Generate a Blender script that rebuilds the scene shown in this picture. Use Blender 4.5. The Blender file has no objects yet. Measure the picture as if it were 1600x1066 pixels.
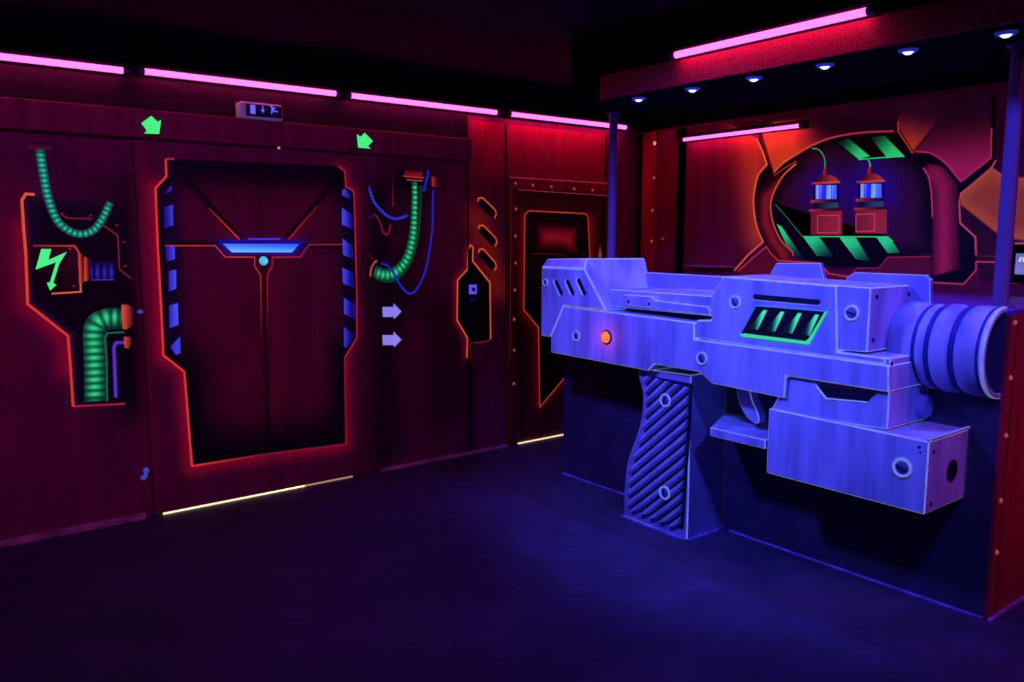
import bpy, bmesh, math, random
import numpy as np
from mathutils import Vector, Matrix
random.seed(7); np.random.seed(7)
SC = bpy.context.scene
COL = SC.collection
# ------------------------------------------------------------------ camera model (metres; camera foot at the origin)
F = 1265.; PITCH = math.atan(163/F); AZ = math.radians(52.2); H = 1.6
HD = (math.cos(AZ), math.sin(AZ)); RT = (math.sin(AZ), -math.cos(AZ))
def ray(px, py):
    u = (px-800)/F; v = (533-py)/F
    c, s = math.cos(PITCH), math.sin(PITCH)
    fw = c+v*s; up = -s+v*c
    return (HD[0]*fw+RT[0]*u, HD[1]*fw+RT[1]*u, up)
def onY(px, py, Y): d = ray(px, py); t = Y/d[1]; return (d[0]*t, H+d[2]*t)      # -> (X, z)
def onX(px, py, X): d = ray(px, py); t = X/d[0]; return (d[1]*t, H+d[2]*t)      # -> (Y, z)
def onZ(px, py, Z): d = ray(px, py); t = (Z-H)/d[2]; return (d[0]*t, d[1]*t)
YL = 4.83      # left wall
XR = 5.10      # mural wall behind the counter
XC = 3.557     # front of the counter
CEIL = 2.73
class Plane:
    def __init__(s, kind, c): s.kind, s.c = kind, c
    def uv(s, px, py): return onY(px, py, s.c) if s.kind == 'Y' else onX(px, py, s.c)
    def w(s, u, v, off=0.):
        return (u, s.c-off, v) if s.kind == 'Y' else (s.c-off, u, v)
LW = Plane('Y', YL); RW = Plane('X', XR)
# ------------------------------------------------------------------ materials
def s2l(c):
    c = c/255.
    return c/12.92 if c <= .04045 else ((c+.055)/1.055)**2.4
def C(r, g, b, k=0.): return (s2l(r), s2l(g), s2l(b), k)
MATS = {}
def base_mat(name):
    m = bpy.data.materials.new(name); m.use_nodes = True
    return m, m.node_tree, m.node_tree.nodes['Principled BSDF']
def mat(name, col, rough=.6, metal=0., emit=None, estr=0., noise=.25, scale=6., spec=.3, bump=0., stretch=None, fluo=0.):
    if name in MATS: return MATS[name]
    m, nt, b = base_mat(name)
    b.inputs['Roughness'].default_value = rough; b.inputs['Metallic'].default_value = metal
    b.inputs['Specular IOR Level'].default_value = spec
    tc = nt.nodes.new('ShaderNodeTexCoord'); mp = nt.nodes.new('ShaderNodeMapping')
    g = nt.nodes.new('ShaderNodeNewGeometry')
    nt.links.new(g.outputs['Position'], mp.inputs[0])
    if stretch: mp.inputs['Scale'].default_value = stretch
    n = nt.nodes.new('ShaderNodeTexNoise'); n.inputs['Scale'].default_value = scale; n.inputs['Detail'].default_value = 6
    nt.links.new(mp.outputs[0], n.inputs['Vector'])
    mx = nt.nodes.new('ShaderNodeMix'); mx.data_type = 'RGBA'
    c = Vector(col[:3])
    mx.inputs[6].default_value = (*(c*(1-noise)), 1); mx.inputs[7].default_value = (*[min(1, x*(1+noise)) for x in c], 1)
    rm = nt.nodes.new('ShaderNodeMapRange'); rm.inputs[1].default_value = .3; rm.inputs[2].default_value = .7
    nt.links.new(n.outputs['Fac'], rm.inputs[0]); nt.links.new(rm.outputs[0], mx.inputs[0])
    nt.links.new(mx.outputs[2], b.inputs['Base Color'])
    if fluo:
        nt.links.new(mx.outputs[2], b.inputs['Emission Color']); b.inputs['Emission Strength'].default_value = fluo
    if emit:
        b.inputs['Emission Color'].default_value = (*emit[:3], 1); b.inputs['Emission Strength'].default_value = estr
    if bump:
        bp = nt.nodes.new('ShaderNodeBump'); bp.inputs['Strength'].default_value = bump; bp.inputs['Distance'].default_value = .01
        nt.links.new(n.outputs['Fac'], bp.inputs['Height']); nt.links.new(bp.outputs[0], b.inputs['Normal'])
    MATS[name] = m
    return m
def mural_mat():
    """paint laid down by airbrush: colour per point from the mesh, brushed grain, and the share of it that is
    fluorescent (alpha) glows under the black light"""
    m, nt, b = base_mat('mural_paint')
    at = nt.nodes.new('ShaderNodeVertexColor'); at.layer_name = 'paint'
    g = nt.nodes.new('ShaderNodeNewGeometry')
    mp = nt.nodes.new('ShaderNodeMapping'); mp.inputs['Scale'].default_value = (14, 14, 1.6)
    nt.links.new(g.outputs['Position'], mp.inputs[0])
    n = nt.nodes.new('ShaderNodeTexNoise'); n.inputs['Scale'].default_value = 1.; n.inputs['Detail'].default_value = 5
    nt.links.new(mp.outputs[0], n.inputs['Vector'])
    n2 = nt.nodes.new('ShaderNodeTexNoise'); n2.inputs['Scale'].default_value = 90.; n2.inputs['Detail'].default_value = 3
    nt.links.new(g.outputs['Position'], n2.inputs['Vector'])
    r1 = nt.nodes.new('ShaderNodeMapRange'); r1.inputs[1].default_value = .25; r1.inputs[2].default_value = .75
    r1.inputs[3].default_value = .68; r1.inputs[4].default_value = 1.3
    nt.links.new(n.outputs['Fac'], r1.inputs[0])
    r2 = nt.nodes.new('ShaderNodeMapRange'); r2.inputs[1].default_value = .35; r2.inputs[2].default_value = .7
    r2.inputs[3].default_value = .86; r2.inputs[4].default_value = 1.16
    nt.links.new(n2.outputs['Fac'], r2.inputs[0])
    mu = nt.nodes.new('ShaderNodeMath'); mu.operation = 'MULTIPLY'
    nt.links.new(r1.outputs[0], mu.inputs[0]); nt.links.new(r2.outputs[0], mu.inputs[1])
    vm = nt.nodes.new('ShaderNodeVectorMath'); vm.operation = 'SCALE'
    nt.links.new(at.outputs['Color'], vm.inputs[0]); nt.links.new(mu.outputs[0], vm.inputs['Scale'])
    nt.links.new(vm.outputs[0], b.inputs['Base Color'])
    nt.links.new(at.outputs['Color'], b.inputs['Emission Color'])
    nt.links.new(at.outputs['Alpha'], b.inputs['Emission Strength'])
    b.inputs['Roughness'].default_value = .55; b.inputs['Specular IOR Level'].default_value = .25
    bp = nt.nodes.new('ShaderNodeBump'); bp.inputs['Strength'].default_value = .15; bp.inputs['Distance'].default_value = .003
    nt.links.new(n2.outputs['Fac'], bp.inputs['Height']); nt.links.new(bp.outputs[0], b.inputs['Normal'])
    return m
PAINT = mural_mat()
M_BLACK = mat('black_paint', (.004, .004, .009), .9, noise=.5, spec=.02)
M_WALL = mat('maroon_paint', C(120, 22, 76), .6, stretch=(10, 10, 1.2), scale=1.)
M_RED = mat('red_paint', C(176, 36, 52), .5, stretch=(14, 14, 1.5), scale=1., bump=.1)
M_BEAM = mat('beam_paint', C(140, 30, 78), .6, stretch=(16, 16, 1.), scale=1., noise=.4)
M_FASCIA = mat('glitter_plaster', C(150, 22, 40), .45, scale=120., noise=.75, bump=.9, spec=.6)
M_METAL = mat('steel', (.35, .35, .4), .35, .8)
M_RIVET = mat('rivet_paint', C(235, 120, 70), .4, fluo=.25)
M_TUBE = mat('pink_neon', (.9, .5, .7), .5, emit=(1., .027, .26), estr=12., noise=.02)
M_CAP = mat('tube_cap', (.1, .1, .14), .4, .5)
M_LED = mat('blue_led', (.5, .6, 1), .4, emit=(.45, .55, 1.), estr=2.6, noise=.02)
M_GUN = mat('gun_paint', (.42, .52, .84), .55, noise=.44, scale=1., stretch=(9, 9, 1.4), spec=.25)
M_GEDGE = mat('gun_edge_highlight_paint', (.46, .6, 1.), .5, noise=.25, spec=.25, fluo=.22, scale=18.)  # edge highlights put into a lighter, faintly glowing edge paint
M_GDARK = mat('gun_dark_paint', (.012, .012, .03), .5, noise=.3)
M_GPANEL = mat('gun_blue_paint', (.30, .32, .62), .6, noise=.2, spec=.2)
M_COUNTER = mat('counter_blue_black', (.045, .036, .08), .55, noise=.25, spec=.3)
M_POLE = mat('pole_paint', (.17, .12, .24), .4, noise=.08)
# ------------------------------------------------------------------ object helpers
def link(o, parent=None):
    COL.objects.link(o)
    if parent is not None:
        o.parent = parent; o.matrix_parent_inverse = Matrix.Translation(parent.location).inverted()
    return o
def tag(o, label=None, cat=None, group=None, kind=None):
    if label: o['label'] = label
    if cat: o['category'] = cat
    if group: o['group'] = group
    if kind: o['kind'] = kind
    return o
def empty(name, loc=(0, 0, 0), label=None, cat=None, group=None, kind=None):
    o = bpy.data.objects.new(name, None); o.location = loc; o.empty_display_size = .1
    link(o); o.matrix_world = Matrix.Translation(loc)
    return tag(o, label, cat, group, kind)
def obj(name, bm, mats, parent=None, smooth=False, bevel=0., seg=1, recalc=True):
    if recalc: bmesh.ops.recalc_face_normals(bm, faces=bm.faces)
    me = bpy.data.meshes.new(name); bm.to_mesh(me); bm.free()
    for m in (mats if isinstance(mats, (list, tuple)) else [mats]): me.materials.append(m)
    if smooth:
        for p in me.polygons: p.use_smooth = True
    o = bpy.data.objects.new(name, me); link(o, parent)
    if bevel:
        b = o.modifiers.new('bevel', 'BEVEL'); b.width = bevel; b.segments = seg; b.limit_method = 'ANGLE'; b.angle_limit = math.radians(28)
        if isinstance(mats, (list, tuple)) and len(mats) > 1: b.material = 1
    return o
def add_box(bm, x0, x1, y0, y1, z0, z1):
    vs = [bm.verts.new((x, y, z)) for x in (x0, x1) for y in (y0, y1) for z in (z0, z1)]
    for f in ((0, 1, 3, 2), (4, 6, 7, 5), (0, 4, 5, 1), (2, 3, 7, 6), (0, 2, 6, 4), (1, 5, 7, 3)):
        bm.faces.new([vs[i] for i in f])
def box(name, x0, x1, y0, y1, z0, z1, m, parent=None, bevel=0., seg=1):
    bm = bmesh.new(); add_box(bm, x0, x1, y0, y1, z0, z1)
    return obj(name, bm, m, parent, bevel=bevel, seg=seg)
def loft(rings, cap=True):
    bm = bmesh.new(); R = [[bm.verts.new(p) for p in r] for r in rings]; n = len(rings[0])
    for a, b in zip(R, R[1:]):
        for i in range(n): bm.faces.new((a[i], a[(i+1) % n], b[(i+1) % n], b[i]))
    if cap: bm.faces.new(R[0]); bm.faces.new(R[-1][::-1])
    return bm
def lathe_bm(origin, axis, prof, seg=32, a0=0., a1=2*math.pi, bm=None):
    """profile of (distance along axis, radius)"""
    bm = bm or bmesh.new(); ax = Vector(axis).normalized()
    ref = Vector((0, 0, 1)) if abs(ax.z) < .9 else Vector((1, 0, 0))
    e1 = ref.cross(ax).normalized(); e2 = ax.cross(e1)
    full = abs(a1-a0-2*math.pi) < 1e-6
    n = seg if full else seg+1; rows = []
    for d, r in prof:
        row = []
        for i in range(n):
            a = a0+(a1-a0)*i/seg
            row.append(bm.verts.new(Vector(origin)+ax*d+(e1*math.cos(a)+e2*math.sin(a))*max(r, 1e-4)))
        rows.append(row)
    for A, B in zip(rows, rows[1:]):
        for i in range(seg): bm.faces.new((A[i], A[(i+1) % n], B[(i+1) % n], B[i]))
    return bm
def prism_px(name, pts, xf, xb, mats, parent, bevel=.006, seg=1, snap=()):
    """outline seen on the plane X = xf, carried back to X = xb; snap makes an edge plumb"""
    q = [onX(x, y, xf) for x, y in pts]
    for i, j in snap: m_ = (q[i][0]+q[j][0])/2; q[i] = (m_, q[i][1]); q[j] = (m_, q[j][1])
    bm = loft([[(xf, a, b) for a, b in q], [(xb, a, b) for a, b in q]])
    return obj(name, bm, mats, parent, bevel=bevel, seg=seg)
def catmull(P, n=10):
    P = [np.array(p, float) for p in P]; Q = [2*P[0]-P[1]]+P+[2*P[-1]-P[-2]]; out = []
    for i in range(1, len(Q)-2):
        for k in range(n):
            t = k/n; a, b, c, d = Q[i-1:i+3]
            out.append(.5*((2*b)+(-a+c)*t+(2*a-5*b+4*c-d)*t*t+(-a+3*b-3*c+d)*t**3))
    out.append(P[-1]); return [tuple(p) for p in out]
def tube_bm(path, r, seg=10):
    bm = bmesh.new(); P = [Vector(p) for p in path]; rows = []
    for i, p in enumerate(P):
        t = (P[min(i+1, len(P)-1)]-P[max(i-1, 0)]).normalized()
        ref = Vector((0, 0, 1)) if abs(t.z) < .95 else Vector((1, 0, 0))
        e1 = ref.cross(t).normalized(); e2 = t.cross(e1)
        rows.append([bm.verts.new(p+(e1*math.cos(2*math.pi*k/seg)+e2*math.sin(2*math.pi*k/seg))*r) for k in range(seg)])
    for A, B in zip(rows, rows[1:]):
        for k in range(seg): bm.faces.new((A[k], A[(k+1) % seg], B[(k+1) % seg], B[k]))
    bm.faces.new(rows[0]); bm.faces.new(rows[-1][::-1])
    return bm
# ------------------------------------------------------------------ mural painting
def seg_dist(U, V, pts, closed=False):
    d = np.full(U.shape, 1e9); n = len(pts)
    for i in range(n if closed else n-1):
        ax, ay = pts[i]; bx, by = pts[(i+1) % n]
        dx, dy = bx-ax, by-ay; L = dx*dx+dy*dy+1e-12
        t = np.clip(((U-ax)*dx+(V-ay)*dy)/L, 0, 1)
        d = np.minimum(d, np.hypot(U-ax-t*dx, V-ay-t*dy))
    return d
def inside(U, V, pts):
    r = np.zeros(U.shape, bool); n = len(pts)
    for i in range(n):
        ax, ay = pts[i]; bx, by = pts[(i+1) % n]
        if ay == by: continue
        c = ((ay > V) != (by > V)) & (U < (bx-ax)*(V-ay)/(by-ay)+ax)
        r ^= c
    return r
def sdist(U, V, pts):
    d = seg_dist(U, V, pts, True); return np.where(inside(U, V, pts), d, -d)
def smooth(x): x = np.clip(x, 0, 1); return x*x*(3-2*x)
class Mural:
    """an ordered list of brush strokes, evaluated in metres on a wall plane"""
    def __init__(s, plane, ground): s.p = plane; s.ground = ground; s.L = []
    def q(s, pts): return [s.p.uv(*p) for p in pts]
    def fill(s, pts, col, deep=None, fall=.1, soft=.006):          # hard shape; deep = colour further in from the rim
        s.L.append(('fill', s.q(pts), col, deep, fall, soft))
    def spray(s, pts, col, w, amt=1., clip=None):                   # soft line of the spray gun; clip = masked-off area
        s.L.append(('spray', s.q(pts), col, w, amt, s.q(clip) if clip else None))
    def fade(s, pts, a, ca, b, cb, soft=.006):                      # shape faded from colour ca at point a to cb at point b
        s.L.append(('fade', s.q(pts), s.p.uv(*a), ca, s.p.uv(*b), cb, soft))
    def paint(s, U, V):
        col = np.empty(U.shape+(4,)); col[...] = s.ground
        for l in s.L:
            if l[0] == 'spray':
                _, P, c, w, amt, clip = l
                xs = [p[0] for p in P]; ys = [p[1] for p in P]
                m = (U > min(xs)-3*w) & (U < max(xs)+3*w) & (V > min(ys)-3*w) & (V < max(ys)+3*w)
                if not m.any(): continue
                a = np.exp(-(seg_dist(U[m], V[m], P, len(P) > 2 and P[0] == P[-1])/w)**2)*amt
                if clip: a = a*smooth(sdist(U[m], V[m], clip)/.006+.5)
                cc = np.array(c)
            else:
                P = l[1]; xs = [p[0] for p in P]; ys = [p[1] for p in P]
                m = (U > min(xs)-.03) & (U < max(xs)+.03) & (V > min(ys)-.03) & (V < max(ys)+.03)
                if not m.any(): continue
                sd = sdist(U[m], V[m], P); soft = l[-1]
                a = smooth(sd/soft*.5+.5)
                if l[0] == 'fill':
                    _, P, c, deep, fall, soft = l
                    cc = np.array(c)
                    if deep is not None:
                        t = smooth(sd/fall)[:, None]; cc = cc*(1-t)+np.array(deep)*t
                else:
                    _, P, pa, ca, pb, cb, soft = l
                    dx, dy = pb[0]-pa[0], pb[1]-pa[1]
                    t = smooth(((U[m]-pa[0])*dx+(V[m]-pa[1])*dy)/(dx*dx+dy*dy))[:, None]
                    cc = np.array(ca)*(1-t)+np.array(cb)*t
            col[m] = col[m]*(1-a[:, None])+cc*a[:, None]
        return col
def set_paint(me, cols):
    a = me.color_attributes.new('paint', 'FLOAT_COLOR', 'POINT')
    a.data.foreach_set('color', np.asarray(cols, dtype=np.float32).ravel())
def sheet(name, mural, u0, u1, v0, v1, res, parent, off=0.002):
    nu = max(2, int((u1-u0)/res)+1); nv = max(2, int((v1-v0)/res)+1)
    us = np.linspace(u0, u1, nu); vs = np.linspace(v0, v1, nv); U, V = np.meshgrid(us, vs)
    cols = mural.paint(U.ravel(), V.ravel())
    verts = [mural.p.w(a, b, off) for a, b in zip(U.ravel(), V.ravel())]
    faces = [(j*nu+i, j*nu+i+1, (j+1)*nu+i+1, (j+1)*nu+i) for j in range(nv-1) for i in range(nu-1)]
    me = bpy.data.meshes.new(name); me.from_pydata(verts, [], faces); me.materials.append(PAINT); set_paint(me, cols)
    o = bpy.data.objects.new(name, me); return link(o, parent)
def shape(name, mural, pts, parent, off=.004, col=None, grad=None, cell=.03, uvpts=None, curve=False):
    """a painted shape as its own mesh: solid colour, a fade (a, ca, b, cb), or the mural's own strokes"""
    P = uvpts or mural.q(pts)
    if curve: P = catmull(P+[P[0]], 5)[:-1]
    bm = bmesh.new(); vs = [bm.verts.new((a, b, 0)) for a, b in P]; bm.faces.new(vs)
    if col is None:
        for k in (0, 1):
            lo = min(p[k] for p in P); hi = max(p[k] for p in P); n = int((hi-lo)/cell)
            for i in range(1, n+1):
                c = lo+(hi-lo)*i/(n+1); pl = [0, 0, 0]; pl[k] = c; no = [0, 0, 0]; no[k] = 1
                bmesh.ops.bisect_plane(bm, geom=bm.verts[:]+bm.edges[:]+bm.faces[:], plane_co=pl, plane_no=no)
    bmesh.ops.triangulate(bm, faces=bm.faces[:])
    U = np.array([v.co.x for v in bm.verts]); V = np.array([v.co.y for v in bm.verts])
    if col is not None: cols = np.tile(np.array(col), (len(U), 1))
    elif grad is not None:
        pa, ca, pb, cb = grad; pa = mural.p.uv(*pa); pb = mural.p.uv(*pb); dx, dy = pb[0]-pa[0], pb[1]-pa[1]
        t = smooth(((U-pa[0])*dx+(V-pa[1])*dy)/(dx*dx+dy*dy))[:, None]
        cols = np.array(ca)*(1-t)+np.array(cb)*t
    else: cols = mural.paint(U, V)
    for v in bm.verts: v.co = mural.p.w(v.co.x, v.co.y, off)
    me = bpy.data.meshes.new(name); bm.to_mesh(me); bm.free(); me.materials.append(PAINT); set_paint(me, cols)
    o = bpy.data.objects.new(name, me); return link(o, parent)
def stroke(name, mural, pts, w, colfn, parent, off=.005, curve=False, nacross=2, step=None, taper=None):
    """a painted line w metres wide; colfn is a colour or a function (s metres along, total, t across -1..1)"""
    P = mural.q(pts)
    if curve: P = catmull(P, 10)
    if step:
        R = [P[0]]
        for a, b in zip(P, P[1:]):
            n = max(1, int(math.hypot(b[0]-a[0], b[1]-a[1])/step))
            R += [(a[0]+(b[0]-a[0])*k/n, a[1]+(b[1]-a[1])*k/n) for k in range(1, n+1)]
        P = R
    S = [0]
    for a, b in zip(P, P[1:]): S.append(S[-1]+math.hypot(b[0]-a[0], b[1]-a[1]))
    verts, cols = [], []
    for i, p in enumerate(P):
        def dirn(a, b):
            d = (b[0]-a[0], b[1]-a[1]); L = math.hypot(*d) or 1; return (d[0]/L, d[1]/L)
        d0 = dirn(P[i-1], p) if i else dirn(p, P[1]); d1 = dirn(p, P[i+1]) if i < len(P)-1 else d0
        nx, ny = -(d0[1]+d1[1]), d0[0]+d1[0]; L = math.hypot(nx, ny) or 1; nx /= L; ny /= L
        m = 1/max(.5, (nx*-d0[1]+ny*d0[0]))
        ww = w*(taper(S[i]/S[-1]) if taper else 1)
        for k in range(nacross):
            t = -1+2*k/(nacross-1)
            verts.append(mural.p.w(p[0]+nx*m*t*ww/2, p[1]+ny*m*t*ww/2, off))
            cols.append(colfn(S[i], S[-1], t) if callable(colfn) else colfn)
    n = nacross
    faces = [(i*n+k, i*n+k+1, (i+1)*n+k+1, (i+1)*n+k) for i in range(len(P)-1) for k in range(n-1)]
    me = bpy.data.meshes.new(name); me.from_pydata(verts, [], faces); me.materials.append(PAINT); set_paint(me, cols)
    o = bpy.data.objects.new(name, me); return link(o, parent)
def lerp(a, b, t): return tuple(x*(1-t)+y*t for x, y in zip(a, b))
def hose_col(bright, dark, period, duty=.5, side=.25):
    """corrugated hose: bright rings on a dark hose, highlight off centre"""
    def f(s, L, t):
        r = .5+.5*math.cos(2*math.pi*s/period)
        r = r**1.5 if duty < .5 else r**.8
        c = math.exp(-((t-side)/.62)**2)
        end = min(1, s/.05+.35)*min(1, (L-s)/.05+.35)
        return lerp(dark, bright, max(0, min(1, (.18+.82*r)*c*end)))
    return f
RED = C(235, 62, 52, .62); RED2 = C(205, 45, 58, .5); ORANGE = C(240, 105, 60, .62); PINK = C(220, 70, 90, .42)
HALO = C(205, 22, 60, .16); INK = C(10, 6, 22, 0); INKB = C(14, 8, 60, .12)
MAROON = C(128, 22, 80, .012); DEEP = C(64, 14, 50, .004)
GREEN = C(40, 205, 120, .62); DGREEN = C(4, 50, 46, .3); BLUE = C(52, 62, 235, .75); DBLUE = C(10, 10, 70, .35)

# ================================================================== LEFT WALL MURAL (strokes shared by all its surfaces)
ml = Mural(LW, MAROON)
ml.fill([(734, 150), (960, 175), (947, 286), (791, 277), (740, 300)], C(176, 26, 56, .01), C(205, 34, 66, .02), .3, .1)  # red section, brightened below its tube: the tube's light is in the paint

OL1 = [(54, 304), (40, 303), (34, 313), (37, 360), (40, 395), (43, 475), (106, 525), (110, 575), (114, 635), (195, 631)]
REC1 = [(38, 306), (120, 310), (186, 318), (200, 330), (203, 440), (216, 480), (214, 631), (114, 635), (110, 575), (106, 525), (43, 475), (40, 395)]
ml.spray([(0, 300), (0, 560)], C(150, 24, 60, .02), .12, .5)
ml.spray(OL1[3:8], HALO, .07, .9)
ml.fill(REC1, INKB, C(14, 5, 24, .01), .10, .03)
ml.spray([(75, 250), (150, 300)], DEEP, .12, .5)
ml.spray([(196, 300), (205, 640)], C(12, 5, 20, 0), .12, .8)
# double door
DO = [(270, 249), (257, 249), (258, 276), (241, 294.5), (244.6, 384), (250, 480), (253.4, 554.6), (286, 580), (298, 727), (418, 708), (538, 693),
      (536, 558), (554.7, 527.6), (554.7, 460), (550.6, 305), (549, 298.5), (537.5, 292), (536, 268), (525.7, 260.4)]
ml.spray([(218, 240), (228, 500), (236, 775)], C(150, 22, 62, .03), .04, .6)
ml.spray([(572, 240), (573, 500), (571, 745)], C(130, 22, 50, .02), .03, .5)
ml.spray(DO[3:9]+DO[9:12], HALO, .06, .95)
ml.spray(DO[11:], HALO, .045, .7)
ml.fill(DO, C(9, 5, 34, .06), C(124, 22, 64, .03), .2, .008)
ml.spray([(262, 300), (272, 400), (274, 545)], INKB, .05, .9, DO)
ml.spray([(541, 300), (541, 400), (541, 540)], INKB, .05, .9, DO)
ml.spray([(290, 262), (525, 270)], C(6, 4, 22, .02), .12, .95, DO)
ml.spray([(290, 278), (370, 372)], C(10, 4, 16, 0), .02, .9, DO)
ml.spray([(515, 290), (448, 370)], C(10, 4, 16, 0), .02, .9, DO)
ml.spray([(345, 350), (372, 378)], C(170, 26, 44, .05), .035, .55, DO)
ml.spray([(475, 345), (447, 378)], C(170, 26, 44, .05), .035, .55, DO)
ml.spray([(274, 381), (549, 385)], C(8, 4, 18, 0), .018, .95, DO)
ml.spray([(345, 384), (466, 384)], C(14, 12, 150, .25), .045, .95, DO)
ml.spray([(410, 405), (410, 420)], C(8, 5, 60, .1), .04, .9, DO)
ml.spray([(411, 425), (417, 700)], C(8, 4, 14, 0), .02, .95, DO)
ml.spray([(425, 430), (427, 640)], C(160, 22, 46, .03), .07, .5, DO)
ml.spray([(398, 430), (398, 600)], C(130, 20, 42, .02), .05, .35, DO)
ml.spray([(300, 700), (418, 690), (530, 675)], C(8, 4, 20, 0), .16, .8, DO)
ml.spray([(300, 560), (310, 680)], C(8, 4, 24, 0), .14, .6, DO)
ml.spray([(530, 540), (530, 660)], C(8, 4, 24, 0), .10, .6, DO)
# hoses right of the double door
ml.spray([(590, 300), (596, 400)], C(14, 6, 40, .05), .11, .95)
ml.spray([(600, 350), (640, 350)], C(40, 8, 26, .01), .1, .6)
ml.spray([(625, 285), (660, 285)], C(14, 5, 24, 0), .12, .9)
ml.spray([(655, 300), (650, 380), (620, 420)], C(12, 8, 30, .02), .07, .9)
ml.spray([(582, 425), (700, 500), (690, 640)], C(30, 6, 24, 0), .2, .6)
ml.spray([(600, 470), (600, 700)], C(20, 5, 20, 0), .2, .8)
# hatch with the three slots
PO = [(734.6, 382.5), (731, 390), (730, 420.5), (714.5, 438), (713.5, 500), (730, 528.6), (729, 559)]
PI_ = [(738.5, 387), (738, 408), (765, 441.7), (766, 530), (758, 534), (740, 536)]
HATCH = [(734.6, 382.5), (731, 390), (730, 420.5), (714.5, 438), (713.5, 500), (730, 528.6), (740, 536), (758, 534), (766, 530), (765, 441.7), (738, 408), (738.5, 387)]
ml.spray([(745, 340), (765, 400), (778, 450)], C(210, 60, 40, .10), .12, .95)
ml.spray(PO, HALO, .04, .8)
ml.spray([(744, 300), (775, 300)], C(120, 26, 44, .02), .1, .6)
ml.fill(HATCH, C(8, 5, 20, 0), C(12, 6, 34, .03), .1)
ml.spray([(733, 570), (735, 700)], C(30, 8, 30, 0), .05, .7)
# right hand door
FR = [(806, 296), (944, 306), (946, 700), (812, 700)]
ml.fill([(791.5, 276), (947, 286.5), (946, 306), (806.7, 297), (800, 700), (790, 700)], C(170, 34, 52, .03), None, .1)
ml.fill(FR, C(60, 12, 30, 0), C(110, 22, 42, .01), .08)
D2 = [(826, 329.5), (914, 334), (918, 338), (921, 400), (921, 440), (890, 470), (890, 580.7), (843, 636.4), (841, 512), (818, 484.4), (819, 400), (819.4, 336)]
ml.spray([(819, 340), (818, 484), (841, 512), (843, 630), (888, 582)], C(210, 30, 36, .06), .05, .9)
ml.spray([(921, 345), (921, 480)], C(220, 50, 36, .08), .05, .95)
ml.fill(D2, C(8, 4, 14, 0), C(60, 12, 26, .004), .16)
ml.fill([(836, 345), (906, 349), (904, 400), (886, 400), (878, 394), (836, 394)], C(60, 12, 28, .004), C(200, 30, 50, .22), .12, .05)
ml.spray([(833, 394), (878, 394), (886, 400)], C(8, 4, 12, 0), .014, .9)
ml.spray([(845, 480), (850, 620)], C(8, 3, 12, 0), .12, .9, D2)
ml.spray([(802, 330), (799, 640)], C(90, 16, 36, .01), .02, .5)

# ================================================================== SETTING
def struct(o): o['kind'] = 'structure'; return o
# floor
def floor_mat():
    m, nt, b = base_mat('floor_screed')
    g = nt.nodes.new('ShaderNodeNewGeometry')
    n = nt.nodes.new('ShaderNodeTexNoise'); n.inputs['Scale'].default_value = 1.1; n.inputs['Detail'].default_value = 9; n.inputs['Roughness'].default_value = .65
    mp = nt.nodes.new('ShaderNodeMapping'); mp.inputs['Scale'].default_value = (.5, 1.2, 1.); mp.inputs['Rotation'].default_value = (0, 0, -.9)
    n2 = nt.nodes.new('ShaderNodeTexNoise'); n2.inputs['Scale'].default_value = 5; n2.inputs['Detail'].default_value = 12; n2.inputs['Distortion'].default_value = 1.2
    nt.links.new(g.outputs['Position'], n.inputs['Vector']); nt.links.new(g.outputs['Position'], mp.inputs[0]); nt.links.new(mp.outputs[0], n2.inputs['Vector'])
    cr = nt.nodes.new('ShaderNodeValToRGB'); e = cr.color_ramp.elements
    e[0].position = .3; e[0].color = (.032, .034, .06, 1); e[1].position = .7; e[1].color = (.075, .08, .135, 1)
    nt.links.new(n.outputs['Fac'], cr.inputs[0])
    cr2 = nt.nodes.new('ShaderNodeValToRGB'); e = cr2.color_ramp.elements
    e[0].position = .30; e[0].color = (1.15, 1.1, 1.15, 1); e[1].position = .62; e[1].color = (.88, .88, .88, 1)
    nt.links.new(n2.outputs['Fac'], cr2.inputs[0])
    mx = nt.nodes.new('ShaderNodeMix'); mx.data_type = 'RGBA'; mx.blend_type = 'MULTIPLY'; mx.inputs[0].default_value = 1
    nt.links.new(cr.outputs[0], mx.inputs[6]); nt.links.new(cr2.outputs[0], mx.inputs[7])
    nt.links.new(mx.outputs[2], b.inputs['Base Color'])
    b.inputs['Roughness'].default_value = .6; b.inputs['Specular IOR Level'].default_value = .12
    return m
struct(box('floor', -2.6, XR+.1, -2.6, YL+.1, -.1, 0, floor_mat()))
struct(box('ceiling', -2.6, XR+.1, -2.6, YL+.1, CEIL, CEIL+.1, mat('ceiling_black', (.002, .004, .014), .9, noise=.5, scale=3., spec=.05)))
struct(box('wall_back', -2.7, XR+.1, -2.7, -2.6, 0, CEIL, M_WALL))
struct(box('wall_near', -2.7, -2.6, -2.6, YL+.1, 0, CEIL, M_WALL))
wl = struct(box('wall_left', -2.6, XR+.1, YL, YL+.1, 0, CEIL, M_WALL))
wr = struct(box('wall_right', XR, XR+.1, -2.6, YL, 0, CEIL, M_WALL))
X_A, X_D0, X_D1, X_S1, X_S2, X_E = .2, onY(217, 400, YL)[0], onY(573, 400, YL)[0], onY(731, 400, YL)[0], onY(790, 400, YL)[0], onY(945, 300, YL)[0]
X_DM = onY(411, 500, YL)[0]
ZB0, ZB1 = 2.13, 2.28       # beam
for a, b, top in ((X_A, X_D0-.012, ZB1), (X_D1+.012, X_S1-.005, ZB1), (X_S1+.004, X_S2-.004, 2.42), (X_S2+.004, X_E, 2.42)):
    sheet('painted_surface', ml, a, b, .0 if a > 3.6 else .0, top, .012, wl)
struct(sheet('painted_surface', ml, X_E+.06, XR-.012, 0, 2.42, .03, wl))
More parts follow.
